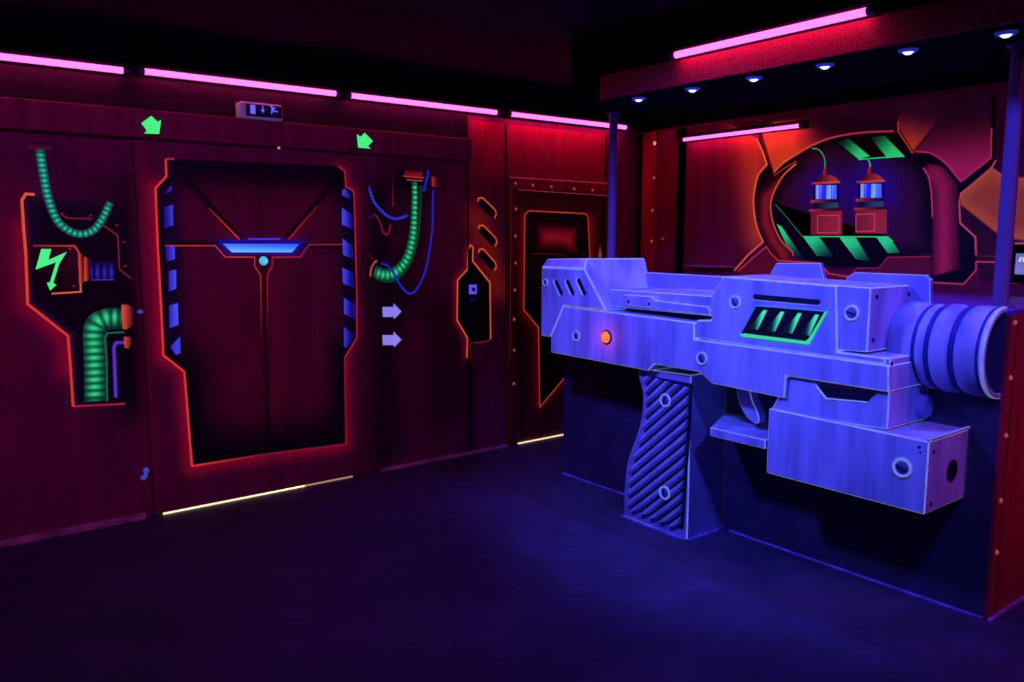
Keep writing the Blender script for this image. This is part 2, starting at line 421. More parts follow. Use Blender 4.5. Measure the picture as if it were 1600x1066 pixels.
# black upper band of the wall and panel seams
struct(box('trim_9', -2.6, X_S1, YL-.012, YL, 2.5, CEIL, M_BLACK))
t = struct(box('trim_1', -2.6, X_S1, YL-.012, YL, ZB1+.01, 2.5, mat('upper_wall_black', C(24, 8, 24), .6, noise=.7, scale=30., bump=.6), bevel=.002))
struct(box('trim_2', X_S1, XR, YL-.012, YL, 2.5, CEIL, M_BLACK))
for i, x in enumerate((X_S1, X_S2, X_E)):
    struct(box('trim_%d' % (3+i), x-.004, x+.004, YL-.008, YL+.001, 0, 2.42, M_BLACK))
struct(box('trim_6', X_E+.07, X_E+.085, YL-.012, YL, 0, 2.4, M_RED))
bm_ = struct(box('trim_7', -2.6, X_S1-.01, YL-.075, YL-.001, ZB0, ZB1, M_BEAM, bevel=.004))
# baseboards
M_SKIRT = mat('skirting', C(150, 60, 130), .5, fluo=.07, noise=.5, scale=9.)
for i, (a, b) in enumerate(((.3, X_D0-.05), (X_D1+.06, X_S1), (X_S1+.02, X_S2))):
    struct(box('baseboard_left' if i == 0 else 'baseboard_left_%d' % (i+1), a, b, YL-.035, YL-.003, 0, .02 if i else .035, M_SKIRT, bevel=.004))
# ------------------------------------------------------------------ door 1: painted double door
d1 = empty('door_1', ((X_D0+X_D1)/2, YL, 0), kind='structure')
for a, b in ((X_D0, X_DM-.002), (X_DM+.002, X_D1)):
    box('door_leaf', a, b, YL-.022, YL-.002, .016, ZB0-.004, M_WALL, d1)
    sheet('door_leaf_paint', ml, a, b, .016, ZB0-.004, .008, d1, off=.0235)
O1 = .0255
stroke('painted_outline', ml, DO[1:9], .013, RED, d1, off=O1)
stroke('painted_outline', ml, [(298, 727), (418, 708)], .013, lambda s, L, t: lerp(RED, C(150, 28, 66, .35), s/L), d1, off=O1, step=.05)
stroke('painted_outline', ml, [(270, 249), (257, 249)], .012, RED2, d1, off=O1+.0005)
stroke('painted_outline', ml, DO[9:12], .012, C(175, 30, 72, .36), d1, off=O1)
stroke('painted_outline', ml, DO[11:], .010, RED2, d1, off=O1+.0005)
stroke('painted_seam', ml, [(284, 279), (376, 372)], .014, C(10, 4, 14, 0), d1, off=O1-.0005)
stroke('painted_seam', ml, [(517, 289), (444, 371)], .014, C(10, 4, 14, 0), d1, off=O1-.0005)
stroke('painted_outline', ml, [(372, 374), (324, 325.5)], .009, RED, d1, off=O1, taper=lambda s: 1-.7*s)
stroke('painted_outline', ml, [(448.5, 374), (493, 322.5)], .008, RED2, d1, off=O1, taper=lambda s: 1-.6*s)
stroke('painted_outline', ml, [(256, 384), (334, 384), (349.7, 401.7), (395.7, 401.7), (395.7, 416.7), (405, 430), (406, 520), (408, 700)], .007,
       lambda s, L, t: lerp(RED, DEEP, smooth(np.array((s/L-.28)*2.2)).item()), d1, off=O1, step=.04)
stroke('painted_outline', ml, [(533.5, 382), (480, 382.5), (466.6, 401.7), (423, 401.7), (423, 415), (415.4, 428.5), (415.6, 520), (419, 700)], .007,
       lambda s, L, t: lerp(RED2, DEEP, smooth(np.array((s/L-.28)*2.2)).item()), d1, off=O1, step=.04)
blkL = [[(255, 300), (266, 290), (266, 298), (256, 305)], [(254, 324), (268, 320), (269, 352), (254, 358)], [(256.5, 384), (271, 385), (271.4, 405), (258, 409)],
        [(261.7, 423), (273.5, 421), (273.5, 451), (261.7, 455)], [(262, 477), (276, 473), (277, 507), (262.5, 513)], [(264, 541), (279.4, 525), (280.4, 551), (272.6, 554)]]
blkR = [[(531, 298.5), (536, 294.5), (544, 303.7), (545, 312), (532, 306)], [(531.4, 324.7), (548, 336.6), (548, 359), (531.4, 351)], [(532, 373), (548.8, 385), (549, 405), (533, 398)],
        [(532, 418), (549, 426), (550.6, 449.5), (533, 443)], [(534.5, 465), (553, 475), (553, 499), (534.5, 490)], [(534.5, 511), (551, 521), (545, 536), (539, 543), (534.5, 541)]]
for B, lo, hi in ((blkL, 256, 276), (blkR, 550, 530)):
    for q in B:
        yy = sum(p[1] for p in q)/len(q)
        k = .9 if 310 < yy < 530 else .65
        shape('blue_stripe', ml, q, d1, off=O1+.001, grad=((lo-3, yy), C(22, 20, 150, .5*k), (hi, yy), C(74, 80, 250, .85*k)), cell=.012)
shape('light_bar', ml, [(345, 380.5), (465, 381), (457, 391), (453, 394.5), (360, 394.5)], d1, off=O1+.001, cell=.012,
      grad=((405, 396), C(96, 176, 255, 1.1), (405, 380), C(44, 92, 250, .95)))
shape('light_bar_top', ml, [(383, 372.4), (437, 372.4), (433, 374.8), (388, 374.8)], d1, off=O1+.001, col=C(70, 66, 245, .8))
stroke('light_bar_rim', ml, [(340, 377), (345, 377), (385, 377), (470, 377.5), (462, 389), (455, 398), (357, 398), (340, 377)], .006, C(26, 24, 190, .55), d1, off=O1+.0007)
b = lathe_bm(onY(409.5, 407.5, YL)[0:1]+(YL-.0225,)+onY(409.5, 407.5, YL)[1:], (0, -1, 0), [(0, .028), (.008, .026), (.014, .018), (.017, .008), (.018, 0)], 20)
orb = obj('painted_orb', b, mat('orb_paint', C(80, 205, 250), .3, fluo=.8, noise=.3, scale=30), d1, smooth=True)
b = lathe_bm((onY(428, 233, YL)[0], YL-.076, onY(428, 233, YL)[1]), (0, -1, 0), [(0, .009), (.006, .008), (.008, 0)], 10)
struct(tag(obj('trim_8', b, mat('white_bolt', C(225, 190, 210), .4, fluo=.35))))
# latch at the door's left foot
for px, py in ((228, 740),):
    x, z = onY(px, py, YL)
    b = lathe_bm((x, YL-.002, z+.02), (0, -1, 0), [(0, .016), (.02, .015), (.024, 0)], 12)
    b = lathe_bm((x-.018, YL-.002, z-.02), (0, -1, 0), [(0, .014), (.02, .013), (.024, 0)], 12, bm=b)
    add_box(b, x-.014, x+.004, YL-.018, YL-.008, z-.02, z+.02)
    obj('door_latch', b, mat('latch_metal', C(90, 100, 230), .4, fluo=.35), d1)
x, z = onY(219, 487, YL)
b = lathe_bm((x, YL-.002, z), (0, -1, 0), [(0, .013), (.02, .012), (.024, 0)], 12); add_box(b, x-.02, x+.03, YL-.02, YL-.01, z-.006, z+.006)
obj('door_hinge', b, mat('latch_metal', C(90, 100, 230)), d1)
# daylight under the doors
M_LEAK = mat('daylight_gap', (.9, .8, .5), .5, emit=(1., .74, .38), estr=1.6, noise=.02)
M_LEAK2 = mat('daylight_gap_dim', (.9, .7, .4), .5, emit=(1., .6, .3), estr=.35, noise=.02)
def leak(p0, p1, m, parent):
    a = onZ(*p0, .006)[0]; b_ = onZ(*p1, .006)[0]
    box('daylight_gap', a, b_, YL-.016, YL-.004, .001, .011, m, parent)
leak((252, 800), (482, 763), M_LEAK, d1); leak((484, 763), (562, 750), M_LEAK2, d1)
# ------------------------------------------------------------------ door 2
d2 = empty('door_2', ((X_S2+X_E)/2, YL, 0), kind='structure')
z0f, z1f = onY(800, 296, YL)[1], onY(800, 277, YL)[1]
xa, xb = onY(793, 400, YL)[0], onY(806, 400, YL)[0]
box('door_frame_head', xa, X_E-.006, YL-.03, YL-.003, z0f, z1f+.005, M_RED, d2, bevel=.004)
box('door_frame_side', xa, xb, YL-.028, YL-.003, .0, z0f, mat('frame_red', C(130, 24, 42), .55, stretch=(14, 14, 1.5), scale=1.), d2, bevel=.004)
stroke('frame_edge', ml, [(806, 297), (944, 306)], .006, C(225, 60, 100, .3), d2, off=.0315)
stroke('frame_edge', ml, [(792, 277.5), (945, 287)], .006, C(225, 60, 100, .35), d2, off=.0315)
stroke('frame_edge', ml, [(794, 290), (794, 400), (793, 560)], .005, C(190, 40, 60, .2), d2, off=.0305)
for p in ((801.6, 287), (828.5, 290), (857.4, 292), (893, 295.5), (921.8, 297.5), (802.6, 327), (801.6, 369), (801.6, 411), (800.6, 453), (799.5, 498.6), (799.5, 546.7), (799, 599)):
    x, z = onY(*p, YL)
    bb = lathe_bm((x, YL-.028, z), (0, -1, 0), [(0, .012), (.006, .011), (.01, .006), (.011, 0)], 10)
    obj('rivet', bb, M_RIVET, d2, smooth=True)
stroke('painted_outline', ml, [(914, 334), (826, 329.5), (819.4, 336), (819, 400), (818, 484.4), (841, 512), (843, 636.4), (866, 609), (889.5, 580.7), (890, 540)], .011, C(225, 72, 44, .5), d2, off=.004)
stroke('painted_outline', ml, [(914, 334), (918, 338), (921, 400), (921, 470)], .010, C(225, 72, 44, .5), d2, off=.004)
stroke('painted_outline', ml, [(937, 402), (937, 380)], .03, lambda s, L, t: lerp(C(235, 96, 36, .5), DEEP, min(1, s/L)), d2, off=.004, step=.02)
stroke('painted_groove', ml, [(833, 397), (878, 397), (886, 403)], .006, C(150, 40, 40, .2), d2, off=.004)
a = onZ(802, 691, .004)[0]; b_ = onZ(890, 677, .004)[0]
box('daylight_gap', a, b_, YL-.012, YL-.003, .001, .009, M_LEAK, d2)

# ================================================================== LEFT WALL: painted machinery (things on the wall)
pm = empty('power_panel_mural', LW.w(*LW.uv(120, 470)), 'painted machine recess with lightning bolt plate and green hoses on the left wall', 'mural')
shape('painted_recess', ml, REC1, pm, off=.0035, cell=.02)
stroke('painted_outline', ml, OL1[:-1], .014, lambda s, L, t: lerp(ORANGE, RED, min(1, s/L*1.6)), pm, off=.005, step=.05)
stroke('painted_outline', ml, OL1[-2:], .011, C(215, 40, 80, .45), pm, off=.005)
stroke('painted_outline', ml, [(156, 350), (164, 354), (183.5, 368), (186.6, 420.7), (204, 435)], .008, C(190, 40, 66, .3), pm, off=.005)
stroke('painted_ledge', ml, [(96, 335), (104, 341), (143, 342)], .008, C(180, 40, 66, .3), pm, off=.005)
box_ = [onY(x, y, YL) for x, y in ((40, 222), (83, 222), (80, 233), (46, 233))]
shape('painted_bracket', ml, [(40, 221), (84, 222), (81, 234), (45, 232)], pm, off=.0045, grad=((60, 221), C(60, 14, 44, .02), (60, 234), C(150, 34, 90, .16)), cell=.02)
stroke('green_hose', ml, [(62, 234), (67, 268), (75, 309), (89, 344), (108.5, 361), (127.6, 366), (146.7, 359), (160, 341), (172, 316)], .046,
       hose_col(C(40, 225, 165, .95), C(3, 62, 72, .35), .026, .6, 0), pm, off=.006, curve=True, nacross=5, step=.0045, taper=lambda s: 1-.12*s)
stroke('painted_plate_outline', ml, [(51, 384), (116.4, 384.5), (123, 395), (126, 456), (80, 459)], .010, lambda s, L, t: lerp(C(190, 44, 60, .35), ORANGE, min(1, s/L*1.5)), pm, off=.006, step=.04)
shape('painted_plate', ml, [(48, 386), (115, 387), (121, 396), (123, 454), (80, 457), (50, 452)], pm, off=.0048, grad=((60, 452), C(16, 6, 22, 0), (118, 388), C(96, 18, 40, .02)), cell=.03)
shape('lightning_bolt', ml, [(64, 389), (80, 389), (75, 406), (103.7, 393.6), (90, 411), (83.6, 443), (88, 445), (78, 454), (72, 441), (78, 441), (88, 411), (55, 421.5)][::-1] if 0 else
      [(64, 389), (80, 389), (75.5, 406), (104, 393.5), (92, 413), (83, 442), (88, 445), (78, 454.5), (72.5, 441.5), (77.5, 441), (87, 410), (55, 421.5)], pm, off=.008, col=C(70, 245, 130, .95))
for i, (x0, x1, y0, y1) in enumerate(((123, 131, 396, 444), (131, 140, 401, 440))):
    shape('painted_coupling', ml, [(x0, y0), (x1, y0+3), (x1, y1-2), (x0, y1)], pm, off=.0065+.0005*i, grad=((x0, 420), C(235, 90, 48, .6), (x1, 420), C(110, 24, 30, .12)), cell=.008)
stroke('blue_coil', ml, [(141, 423), (178, 423)], .108, lambda s, L, t: lerp(C(10, 8, 60, .3), C(56, 52, 215, .6), max(0, (.5+.5*math.cos(2*math.pi*s/.034)))*max(0, 1-abs(t+.2)*.9)), pm, off=.006, nacross=7, step=.005)
stroke('painted_rim', ml, [(142, 437.5), (178, 437)], .006, C(90, 60, 215, .5), pm, off=.0065)
stroke('green_elbow_hose', ml, [(150, 627), (150, 590), (149, 550), (148, 522), (152, 506), (166, 499), (178, 498), (190, 498)], .118,
       hose_col(C(46, 232, 136, .9), C(2, 48, 46, .3), .040, .6, .15), pm, off=.006, curve=True, nacross=9, step=.0055)
stroke('teal_pipe', ml, [(167, 627), (166, 560), (163.5, 528), (167, 520.5), (194, 519)], .010, C(20, 130, 96, .5), pm, off=.0075)
stroke('purple_pipe', ml, [(180.5, 621), (179, 580), (177.5, 542), (181, 535.5), (195, 535)], .024, lambda s, L, t: lerp(C(110, 60, 225, .7), C(30, 16, 90, .4), abs(t)**1.5), pm, off=.0075, nacross=5)
for q in ([(189, 476), (200, 476), (208, 483), (207, 508), (197, 515), (191, 514)], [(193, 526), (203, 526), (205, 534), (201, 545), (194, 543)]):
    shape('painted_coupling', ml, q, pm, off=.008, grad=((189, 500), C(240, 92, 60, .6), (211, 500), C(110, 24, 36, .15)), cell=.008)
def rivets(parent, plane, pts, r, m=None, off=.004):
    for p in pts:
        u, v = plane.uv(*p); bb = lathe_bm(plane.w(u, v, off), (0, -1, 0) if plane.kind == 'Y' else (-1, 0, 0), [(0, r), (.004, r*.85), (.007, r*.4), (.0075, 0)], 10)
        obj('rivet', bb, m or M_RIVET, parent, smooth=True)
M_RV2 = mat('rivet_red', C(200, 50, 60), .4, fluo=.25)
rivets(pm, LW, [(96, 334), (141, 337), (182, 352), (193.6, 378.6), (195, 416), (109, 389), (115, 447)], .007, M_RV2, .006)

hm = empty('hose_mural', LW.w(*LW.uv(640, 360)), 'painted green and blue hoses hanging from red brackets beside the double door', 'mural')
stroke('red_pipe', ml, [(613, 262), (613, 322)], .008, lambda s, L, t: lerp(C(60, 12, 30, .05), C(190, 40, 40, .4), s/L), hm, off=.005, step=.03)
stroke('red_cable', ml, [(584.6, 334), (592, 345), (598, 362), (604, 367), (608, 360), (609.5, 350)], .009, C(190, 30, 50, .4), hm, off=.005, curve=True)
stroke('blue_hose', ml, [(575.7, 290.5), (579, 303), (586, 319), (604, 337), (620, 342), (638, 336)], .026, hose_col(C(70, 86, 255, .95), C(12, 14, 110, .4), .022, .6, 0), hm, off=.006, curve=True, nacross=5, step=.004)
stroke('green_hose_shadow_side', ml, [(657, 290), (656, 330), (652, 372), (642, 408), (625, 432), (606, 440), (586, 434)], .02, C(4, 90, 60, .35), hm, off=.0055, curve=True)
stroke('green_hose', ml, [(647, 285), (647, 322), (644, 369), (636, 401), (622, 421), (604, 429), (584.6, 424)], .066,
       hose_col(C(52, 240, 140, .95), C(3, 66, 50, .35), .034, .6, .1), hm, off=.0065, curve=True, nacross=7, step=.005, taper=lambda s: .75+.5*s)
stroke('blue_cable', ml, [(675.5, 297), (675, 330), (673.7, 365), (664.8, 418), (652, 449), (640, 459), (627, 449), (613, 426), (604, 415), (595, 412)], .014, C(40, 44, 215, .62), hm, off=.009, curve=True)
stroke('blue_cable', ml, [(661, 300), (663, 290), (667, 276), (668, 266)], .022, C(36, 40, 200, .5), hm, off=.0085, curve=True)
shape('painted_bracket', ml, [(630, 262), (660, 264), (659, 275), (632, 272)], hm, off=.008, grad=((640, 263), C(80, 16, 34, .05), (640, 275), C(200, 40, 50, .4)), cell=.01)
stroke('painted_bracket_edge', ml, [(629, 275), (661, 278)], .014, C(215, 60, 60, .45), hm, off=.009)
stroke('painted_bracket_edge', ml, [(634, 281), (659, 283)], .009, C(200, 90, 90, .45), hm, off=.009)
shape('painted_coupling', ml, [(673, 276), (683, 277), (684, 293), (674, 292)], hm, off=.0095, grad=((673, 285), C(210, 60, 70, .45), (684, 285), C(90, 18, 36, .1)), cell=.01)
stroke('painted_ring', ml, [(588, 407), (583, 412), (579, 420), (577.5, 432)], .013, C(225, 90, 70, .55), hm, off=.0095, curve=True)
stroke('painted_outline', ml, [(572, 392), (577, 400), (584, 407)], .006, C(170, 34, 50, .25), hm, off=.005)
stroke('blue_rag', ml, [(574, 342), (580, 337), (582, 343)], .012, C(50, 40, 110, .3), hm, off=.005)

hatch = empty('hatch_mural', LW.w(*LW.uv(740, 480)), 'narrow painted hatch outlined in orange under three slanted slots on the left wall', 'mural')
shape('painted_hatch', ml, HATCH, hatch, off=.0035, cell=.02)
stroke('painted_outline', ml, PO, .012, ORANGE, hatch, off=.005); stroke('painted_outline', ml, PI_[:4], .013, ORANGE, hatch, off=.005)
stroke('painted_outline', ml, PI_[3:], .009, C(190, 34, 60, .4), hatch, off=.0052)
stroke('painted_outline', ml, [PO[0], PI_[0]], .01, ORANGE, hatch, off=.0053)
for (x0, y0, x1, y1) in ((750, 315, 771, 336), (751, 358, 772, 380), (751, 395, 771, 418)):
    stroke('painted_slot', ml, [(x0, y0), (x1, y1)], .058, C(8, 4, 12, 0), hatch, off=.004)
    stroke('painted_slot_edge', ml, [(x0-4, y0), (x0-3, y0-5), (x0+3, y0-6), (x1+2, y1-8), (x1+4, y1-1), (x1+1, y1+5)], .010, C(240, 110, 50, .6), hatch, off=.0055)

# ---- arrow stickers
def sticker(name, q, col, label, plane=ml, off=.003, thick=.002, group=None):
    P = plane.q(q); cx = sum(p[0] for p in P)/len(P); cz = sum(p[1] for p in P)/len(P)
    bm = loft([[plane.p.w(a, b, off) for a, b in P], [plane.p.w(a, b, off+thick) for a, b in P]])
    me = bpy.data.meshes.new(name); bmesh.ops.recalc_face_normals(bm, faces=bm.faces)
    for v in bm.verts: v.co = v.co-Vector(plane.p.w(cx, cz, off))
    bm.to_mesh(me); bm.free(); me.materials.append(col)
    o = bpy.data.objects.new(name, me); o.location = plane.p.w(cx, cz, off); link(o); return tag(o, label, 'arrow', group)
M_ARG = mat('green_sticker', C(70, 250, 130), .5, fluo=.9, noise=.06); M_ARW = mat('white_sticker', C(150, 142, 250), .5, fluo=.75, noise=.08, scale=25)
G1 = [(236, 181), (246, 190.4), (251.6, 187.5), (248.5, 209.7), (225, 208.8), (229, 204), (220.3, 192.8)]
G2 = [(557.5, 210), (563, 214), (569.5, 207.5), (582.5, 221), (574.5, 228.3), (579, 232.6), (559.3, 231)]
sb = .079
for q, lab in ((G1, 'green arrow on the beam, pointing down right above the double door\'s left edge'), (G2, 'green arrow on the beam, pointing down left above the double door\'s right edge')):
    P2 = [onY(x, y, YL-.079) for x, y in q]
    bp = Plane('Y', YL-.076); mm = Mural(bp, MAROON)
    o = sticker('arrow_sticker', q, M_ARG, lab, mm, off=.001, thick=.004, group='green arrows on the beam')
    sh = [((x-(sum(p[0] for p in q)/7))*1.14+(sum(p[0] for p in q)/7)+.8, (y-(sum(p[1] for p in q)/7))*1.12+(sum(p[1] for p in q)/7)+.6) for x, y in q]
    s_ = shape('sticker_shadow', mm, sh, o, off=.0012, col=C(6, 10, 16, 0))  # arrow's dark shadow edge, painted as a larger, offset copy
for dy, lab in ((0, 'upper of the two pale arrows right of the double door, pointing right'), (44, 'lower of the two pale arrows right of the double door, pointing right')):
    sticker('arrow_sticker', [(597, 479.5+dy), (614.5, 479.5+dy), (614.5, 474+dy), (627, 486.8+dy), (615.3, 499+dy), (615, 495.5+dy), (597.6, 495.5+dy)], M_ARW, lab, ml, group='pale arrows right of the double door')

# ---- switch on the hatch
x0, z1 = onY(731.5, 445, YL); x1, z0 = onY(743.2, 459.5, YL)
sw = empty('wall_switch', ((x0+x1)/2, YL, (z0+z1)/2), 'small square blue lit wall switch inside the painted hatch', 'switch')
box('switch_plate', x0, x1, YL-.018, YL-.004, z0, z1, mat('switch_plate', C(96, 84, 245), .4, fluo=.8, noise=.05), sw, bevel=.003)
box('switch_button', (x0+x1)/2-.013, (x0+x1)/2+.015, YL-.022, YL-.018, (z0+z1)/2-.013, (z0+z1)/2+.013, mat('switch_button', C(16, 12, 120), .4, fluo=.3), sw, bevel=.002)
box('switch_label', x0, x1-.004, YL-.0075, YL-.004, z0-.05, z0-.025, mat('switch_label', C(24, 24, 90), .5, fluo=.25), sw)

# ---- exit sign
YE = YL-.10
ex = empty('exit_sign', (onY(410, 172, YE)[0], YL, onY(410, 172, YE)[1]), 'small lit emergency exit sign box with door, arrow and running figure on the beam', 'sign')
xa, zt = onY(383, 162.5, YE); xb, _ = onY(441, 163, YE); _, zb = onY(441, 184, YE)
zt = onY(410, 162, YE)[1]; zb = onY(410, 183, YE)[1]
M_EX = mat('exit_housing', C(190, 190, 235), .45, fluo=.06); M_EXF = mat('exit_face', C(14, 10, 60), .4, fluo=.2)
bm = bmesh.new(); add_box(bm, xa-.03, xb+.004, YE, YL-.013, zb-.012, zt+.004)
obj('sign_housing', bm, M_EX, ex, bevel=.012, seg=2)
box('sign_face', xa+.004, xb-.004, YE-.003, YE+.002, zb, zt-.008, M_EXF, ex)
M_EXI = mat('exit_pictogram', C(110, 100, 255), .5, emit=C(110, 95, 255), estr=1.0, noise=.02)
pe = Mural(Plane('Y', YE), MAROON)
def picto(name, q):
    P = pe.q(q); bm = loft([[pe.p.w(a, b, .0032) for a, b in P], [pe.p.w(a, b, .0045) for a, b in P]]); return obj(name, bm, M_EXI, ex)
picto('door_pictogram', [(390.5, 163.8), (398.5, 164.2), (399, 178.5), (391, 177.8)])
picto('arrow_pictogram', [(409.3, 165.5), (411, 165.5), (411.2, 171.5), (413.5, 171.8), (410.3, 177), (406.8, 171.5), (409.4, 171.5)])
picto('running_figure_pictogram', [(421, 165.2), (423.5, 164.6), (425.5, 167), (430.5, 169), (430, 170.2), (427.5, 170), (429, 173), (434, 174), (433.7, 175.8), (428, 175.4), (426, 173.2), (425, 178.4), (423.2, 178.4), (423.8, 171), (423, 168)])

# ================================================================== NEON TUBES
def tube(p0, p1, plane, label, group, back, r=.0165):
    a, b = plane.uv(*p0), plane.uv(*p1); z = (a[1]+b[1])/2
    A = Vector(plane.w(a[0], z)); B = Vector(plane.w(b[0], z)); d = (B-A).normalized()
    root = empty('neon_tube', tuple((A+B)/2), label, 'light', group)
    L = (B-A).length
    obj('glass_tube', lathe_bm(A, d, [(0, 0), (0, r), (L, r), (L, 0)], 14), M_TUBE, root, smooth=True)
    for s_, e in ((A-d*.03, d), (B+d*.03, -d)):
        obj('end_cap', lathe_bm(s_, e, [(0, 0), (0, r*1.1), (.034, r*1.1), (.034, 0)], 12), M_CAP, root)
    # batten with a hood over the tube
    bm = bmesh.new(); n = Vector((0, -1, 0)) if plane.kind == 'Y' else Vector((-1, 0, 0))
    def bar(off0, off1, z0, z1, ext=.03):
        P = [A-d*ext, B+d*ext]; vs = []
        for p in P:
            for o_ in (off0, off1):
                for zz in (z0, z1): vs.append(bm.verts.new(Vector((p.x, p.y, zz))+n*o_))
        for f in ((0, 1, 3, 2), (4, 6, 7, 5), (0, 4, 5, 1), (2, 3, 7, 6), (0, 2, 6, 4), (1, 5, 7, 3)): bm.faces.new([vs[i] for i in f])
    bar(-back, .0, z+r+.012, z+r+.022); bar(-back, -back+.012, z-r, z+r+.022)
    obj('batten', bm, M_CAP if 0 else M_BLACK, root)
    return root
PT = Plane('Y', YL-.085)
g = 'pink tubes along the left wall'
tube((-70, 84.5), (193, 106.5), PT, 'pink neon tube highest on the left wall, cut by the frame edge', g, .07)
tube((224, 113), (525, 145), PT, 'pink neon tube above the double door and exit sign', g, .07)
tube((547, 149), (776, 176), PT, 'pink neon tube above the beam\'s right end', g, .07)
tube((797, 178.5), (978, 199), PT, 'pink neon tube above the riveted single door, crossed by the slim pole', g, .07)
# ================================================================== HEADER over the counter
XH = 3.27; ZH = 2.36
XHB = onX(1200, 160, 4.1)[0]*0+4.05
hd_ = struct(box('trim_10', XH, XHB, .5, 3.66, ZH, CEIL, M_BLACK, bevel=.004))
ftop = 2.49
struct(box('trim_11', XH-.012, XH, .5, 3.40, ZH, ftop, M_FASCIA, bevel=.002))
tube((1055, 86.5), (1357, 17), Plane('X', XH-.055), 'long pink neon tube on the red fascia above the counter', None, .052)
tube((1068, 217), (1250, 198), Plane('X', XR-.07), 'short pink neon tube on the mural wall behind the counter', None, .06, r=.013)
def led(p, label):
    x, y = onZ(*p, ZH-.006)
    r = empty('led_spotlight', (x, y, ZH), label, 'light', 'blue spotlights under the header')
    obj('bezel', lathe_bm((x, y, ZH), (0, 0, -1), [(0, .040), (.004, .040), (.012, .028), (.004, .020)], 20), mat('led_halo_bezel', C(60, 70, 220), .4, fluo=.25), r)  # blue halo round the lens is put into the bezel's colour and glow
    obj('lens', lathe_bm((x, y, ZH-.002), (0, 0, -1), [(0, .021), (.010, .020), (.017, .012), (.019, 0)], 16), M_LED, r, smooth=True)
    l = bpy.data.lights.new('led_beam', 'SPOT'); l.energy = 34; l.color = (.05, .06, 1.); l.spot_size = math.radians(100); l.spot_blend = .8; l.shadow_soft_size = .02
    o = bpy.data.objects.new('led_beam', l); o.location = (x, y, ZH-.02); link(o, r); return r
for i, (p, lab) in enumerate((((998, 155), 'blue LED spotlight nearest the slim pole'), ((1082, 140), 'second blue LED spotlight from the slim pole, left of the red fascia\'s glow'),
    ((1178, 123), 'third blue LED spotlight counted from the slim pole'), ((1289, 103), 'blue LED spotlight under the right end of the long pink tube'),
    ((1419, 80), 'blue LED spotlight just right of the long pink tube\'s end'), ((1572, 53), 'blue LED spotlight nearest the near pole, largest of the row'))):
    led(p, lab)
# poles
def pole(Y, r, name, label):
    o = obj(name, lathe_bm((XC+.07, Y, 1.312), (0, 0, 1), [(0, 0), (0, r*1.7), (.01, r*1.7), (.01, r), (ZH-1.312-.012, r), (ZH-1.312-.012, r*1.6), (ZH-1.312-.002, r*1.6), (ZH-1.312-.002, 0)], 24), M_POLE)
    for p in o.data.polygons: p.use_smooth = False
    return tag(o, label, 'pole')
pole(onX(957, 300, XC+.07)[0], .026, 'support_pole', 'slim pole standing behind the counter\'s far end, in front of the red door')
pole(onX(1573, 340, XC+.07)[0], .030, 'support_pole', 'slim pole standing at the counter\'s near end, by the barrel')

# ================================================================== COUNTER
YN = 1.343; YF = 4.017
ct = empty('reception_counter', (3.85, 2.6, 0), 'dark blue reception counter with red riveted end panel, behind the giant blaster', 'counter')
box('front_panel', XC, XC+.04, YN+.001, YF, 0, 1.28, M_COUNTER, ct)
M_END = mat('end_panel_red', C(175, 32, 52), .5, stretch=(14, 14, 1.5), scale=1., bump=.15)
box('end_panel', XC, XC+.75, YN-.022, YN+.001, 0, 1.29, M_END, ct, bevel=.003)
box('end_panel', XC+.04, XC+.75, YF-.02, YF, 0, 1.28, M_COUNTER, ct)
box('countertop', XC-.002, XC+.78, YN-.024, YF, 1.281, 1.312, mat('countertop', C(120, 60, 150), .4), ct, bevel=.004)
box('end_groove', XC+.052, XC+.058, YN-.0235, YN-.021, 0, 1.28, M_BLACK, ct)
for p in ((1593, 503), (1585, 589), (1579, 678), (1568, 780), (1559, 862)):
    x, z = onY(*p, YN-.022)
    obj('rivet', lathe_bm((XC+.028, YN-.022, z), (0, -1, 0), [(0, .011), (.005, .010), (.009, .005), (.010, 0)], 12), M_RIVET, ct, smooth=True)
M_BEAD = mat('sealant_bead', C(165, 130, 225), .5, noise=.5, scale=12.)
box('sealant_bead', XC-.010, XC, YN, 2.64, 0, .008, M_BEAD, ct); box('sealant_bead', XC-.010, XC, 3.42, YF, 0, .008, M_BEAD, ct)
box('sealant_bead', XC-.01, XC+.75, YN-.035, YN-.022, 0, .009, M_BEAD, ct)

# ================================================================== THE GIANT BLASTER
gun = empty('giant_toy_blaster', (3.4, 2.6, 0), 'giant blue white sculpted sci-fi blaster covering the front of the counter', 'sculpture')
GM = [M_GUN, M_GEDGE]
# rear block: chamfered top, slanted end
xf, xc = 3.190, 3.250
fr = [onX(x, y, xf) for x, y in ((846, 417), (913, 420), (947, 486), (881, 478), (860, 527), (844, 525))]
tp = [onX(x, y, xc) for x, y in ((854, 404.5), (917, 403.5))]
ringA = [(xf, a, b) for a, b in fr]
ringB = [(xc, tp[0][0], tp[0][1]), (xc, tp[1][0], tp[1][1])]+[(xc, a, b) for a, b in fr[2:]]
eb = [onX(1009, 404, XC), onX(1026, 436, XC)]
ringC = [(XC, tp[0][0], tp[0][1]), (XC, eb[0][0], tp[1][1]), (XC, eb[1][0], fr[2][1])]+[(XC, a, b) for a, b in fr[3:]]
obj('rear_block', loft([ringA, ringB, ringC]), GM, gun, bevel=.009)
# lower body running into the long rail
prism_px('lower_rail', [(881, 478), (1084.6, 504), (1084.6, 530), (1388.5, 571), (1388.5, 613.6), (1228, 588), (1225, 623), (1111, 599.5), (1093, 582), (1022, 569.5), (1012.7, 580), (860, 551), (860, 527)], 3.203, XC-.002, GM, gun, .007)
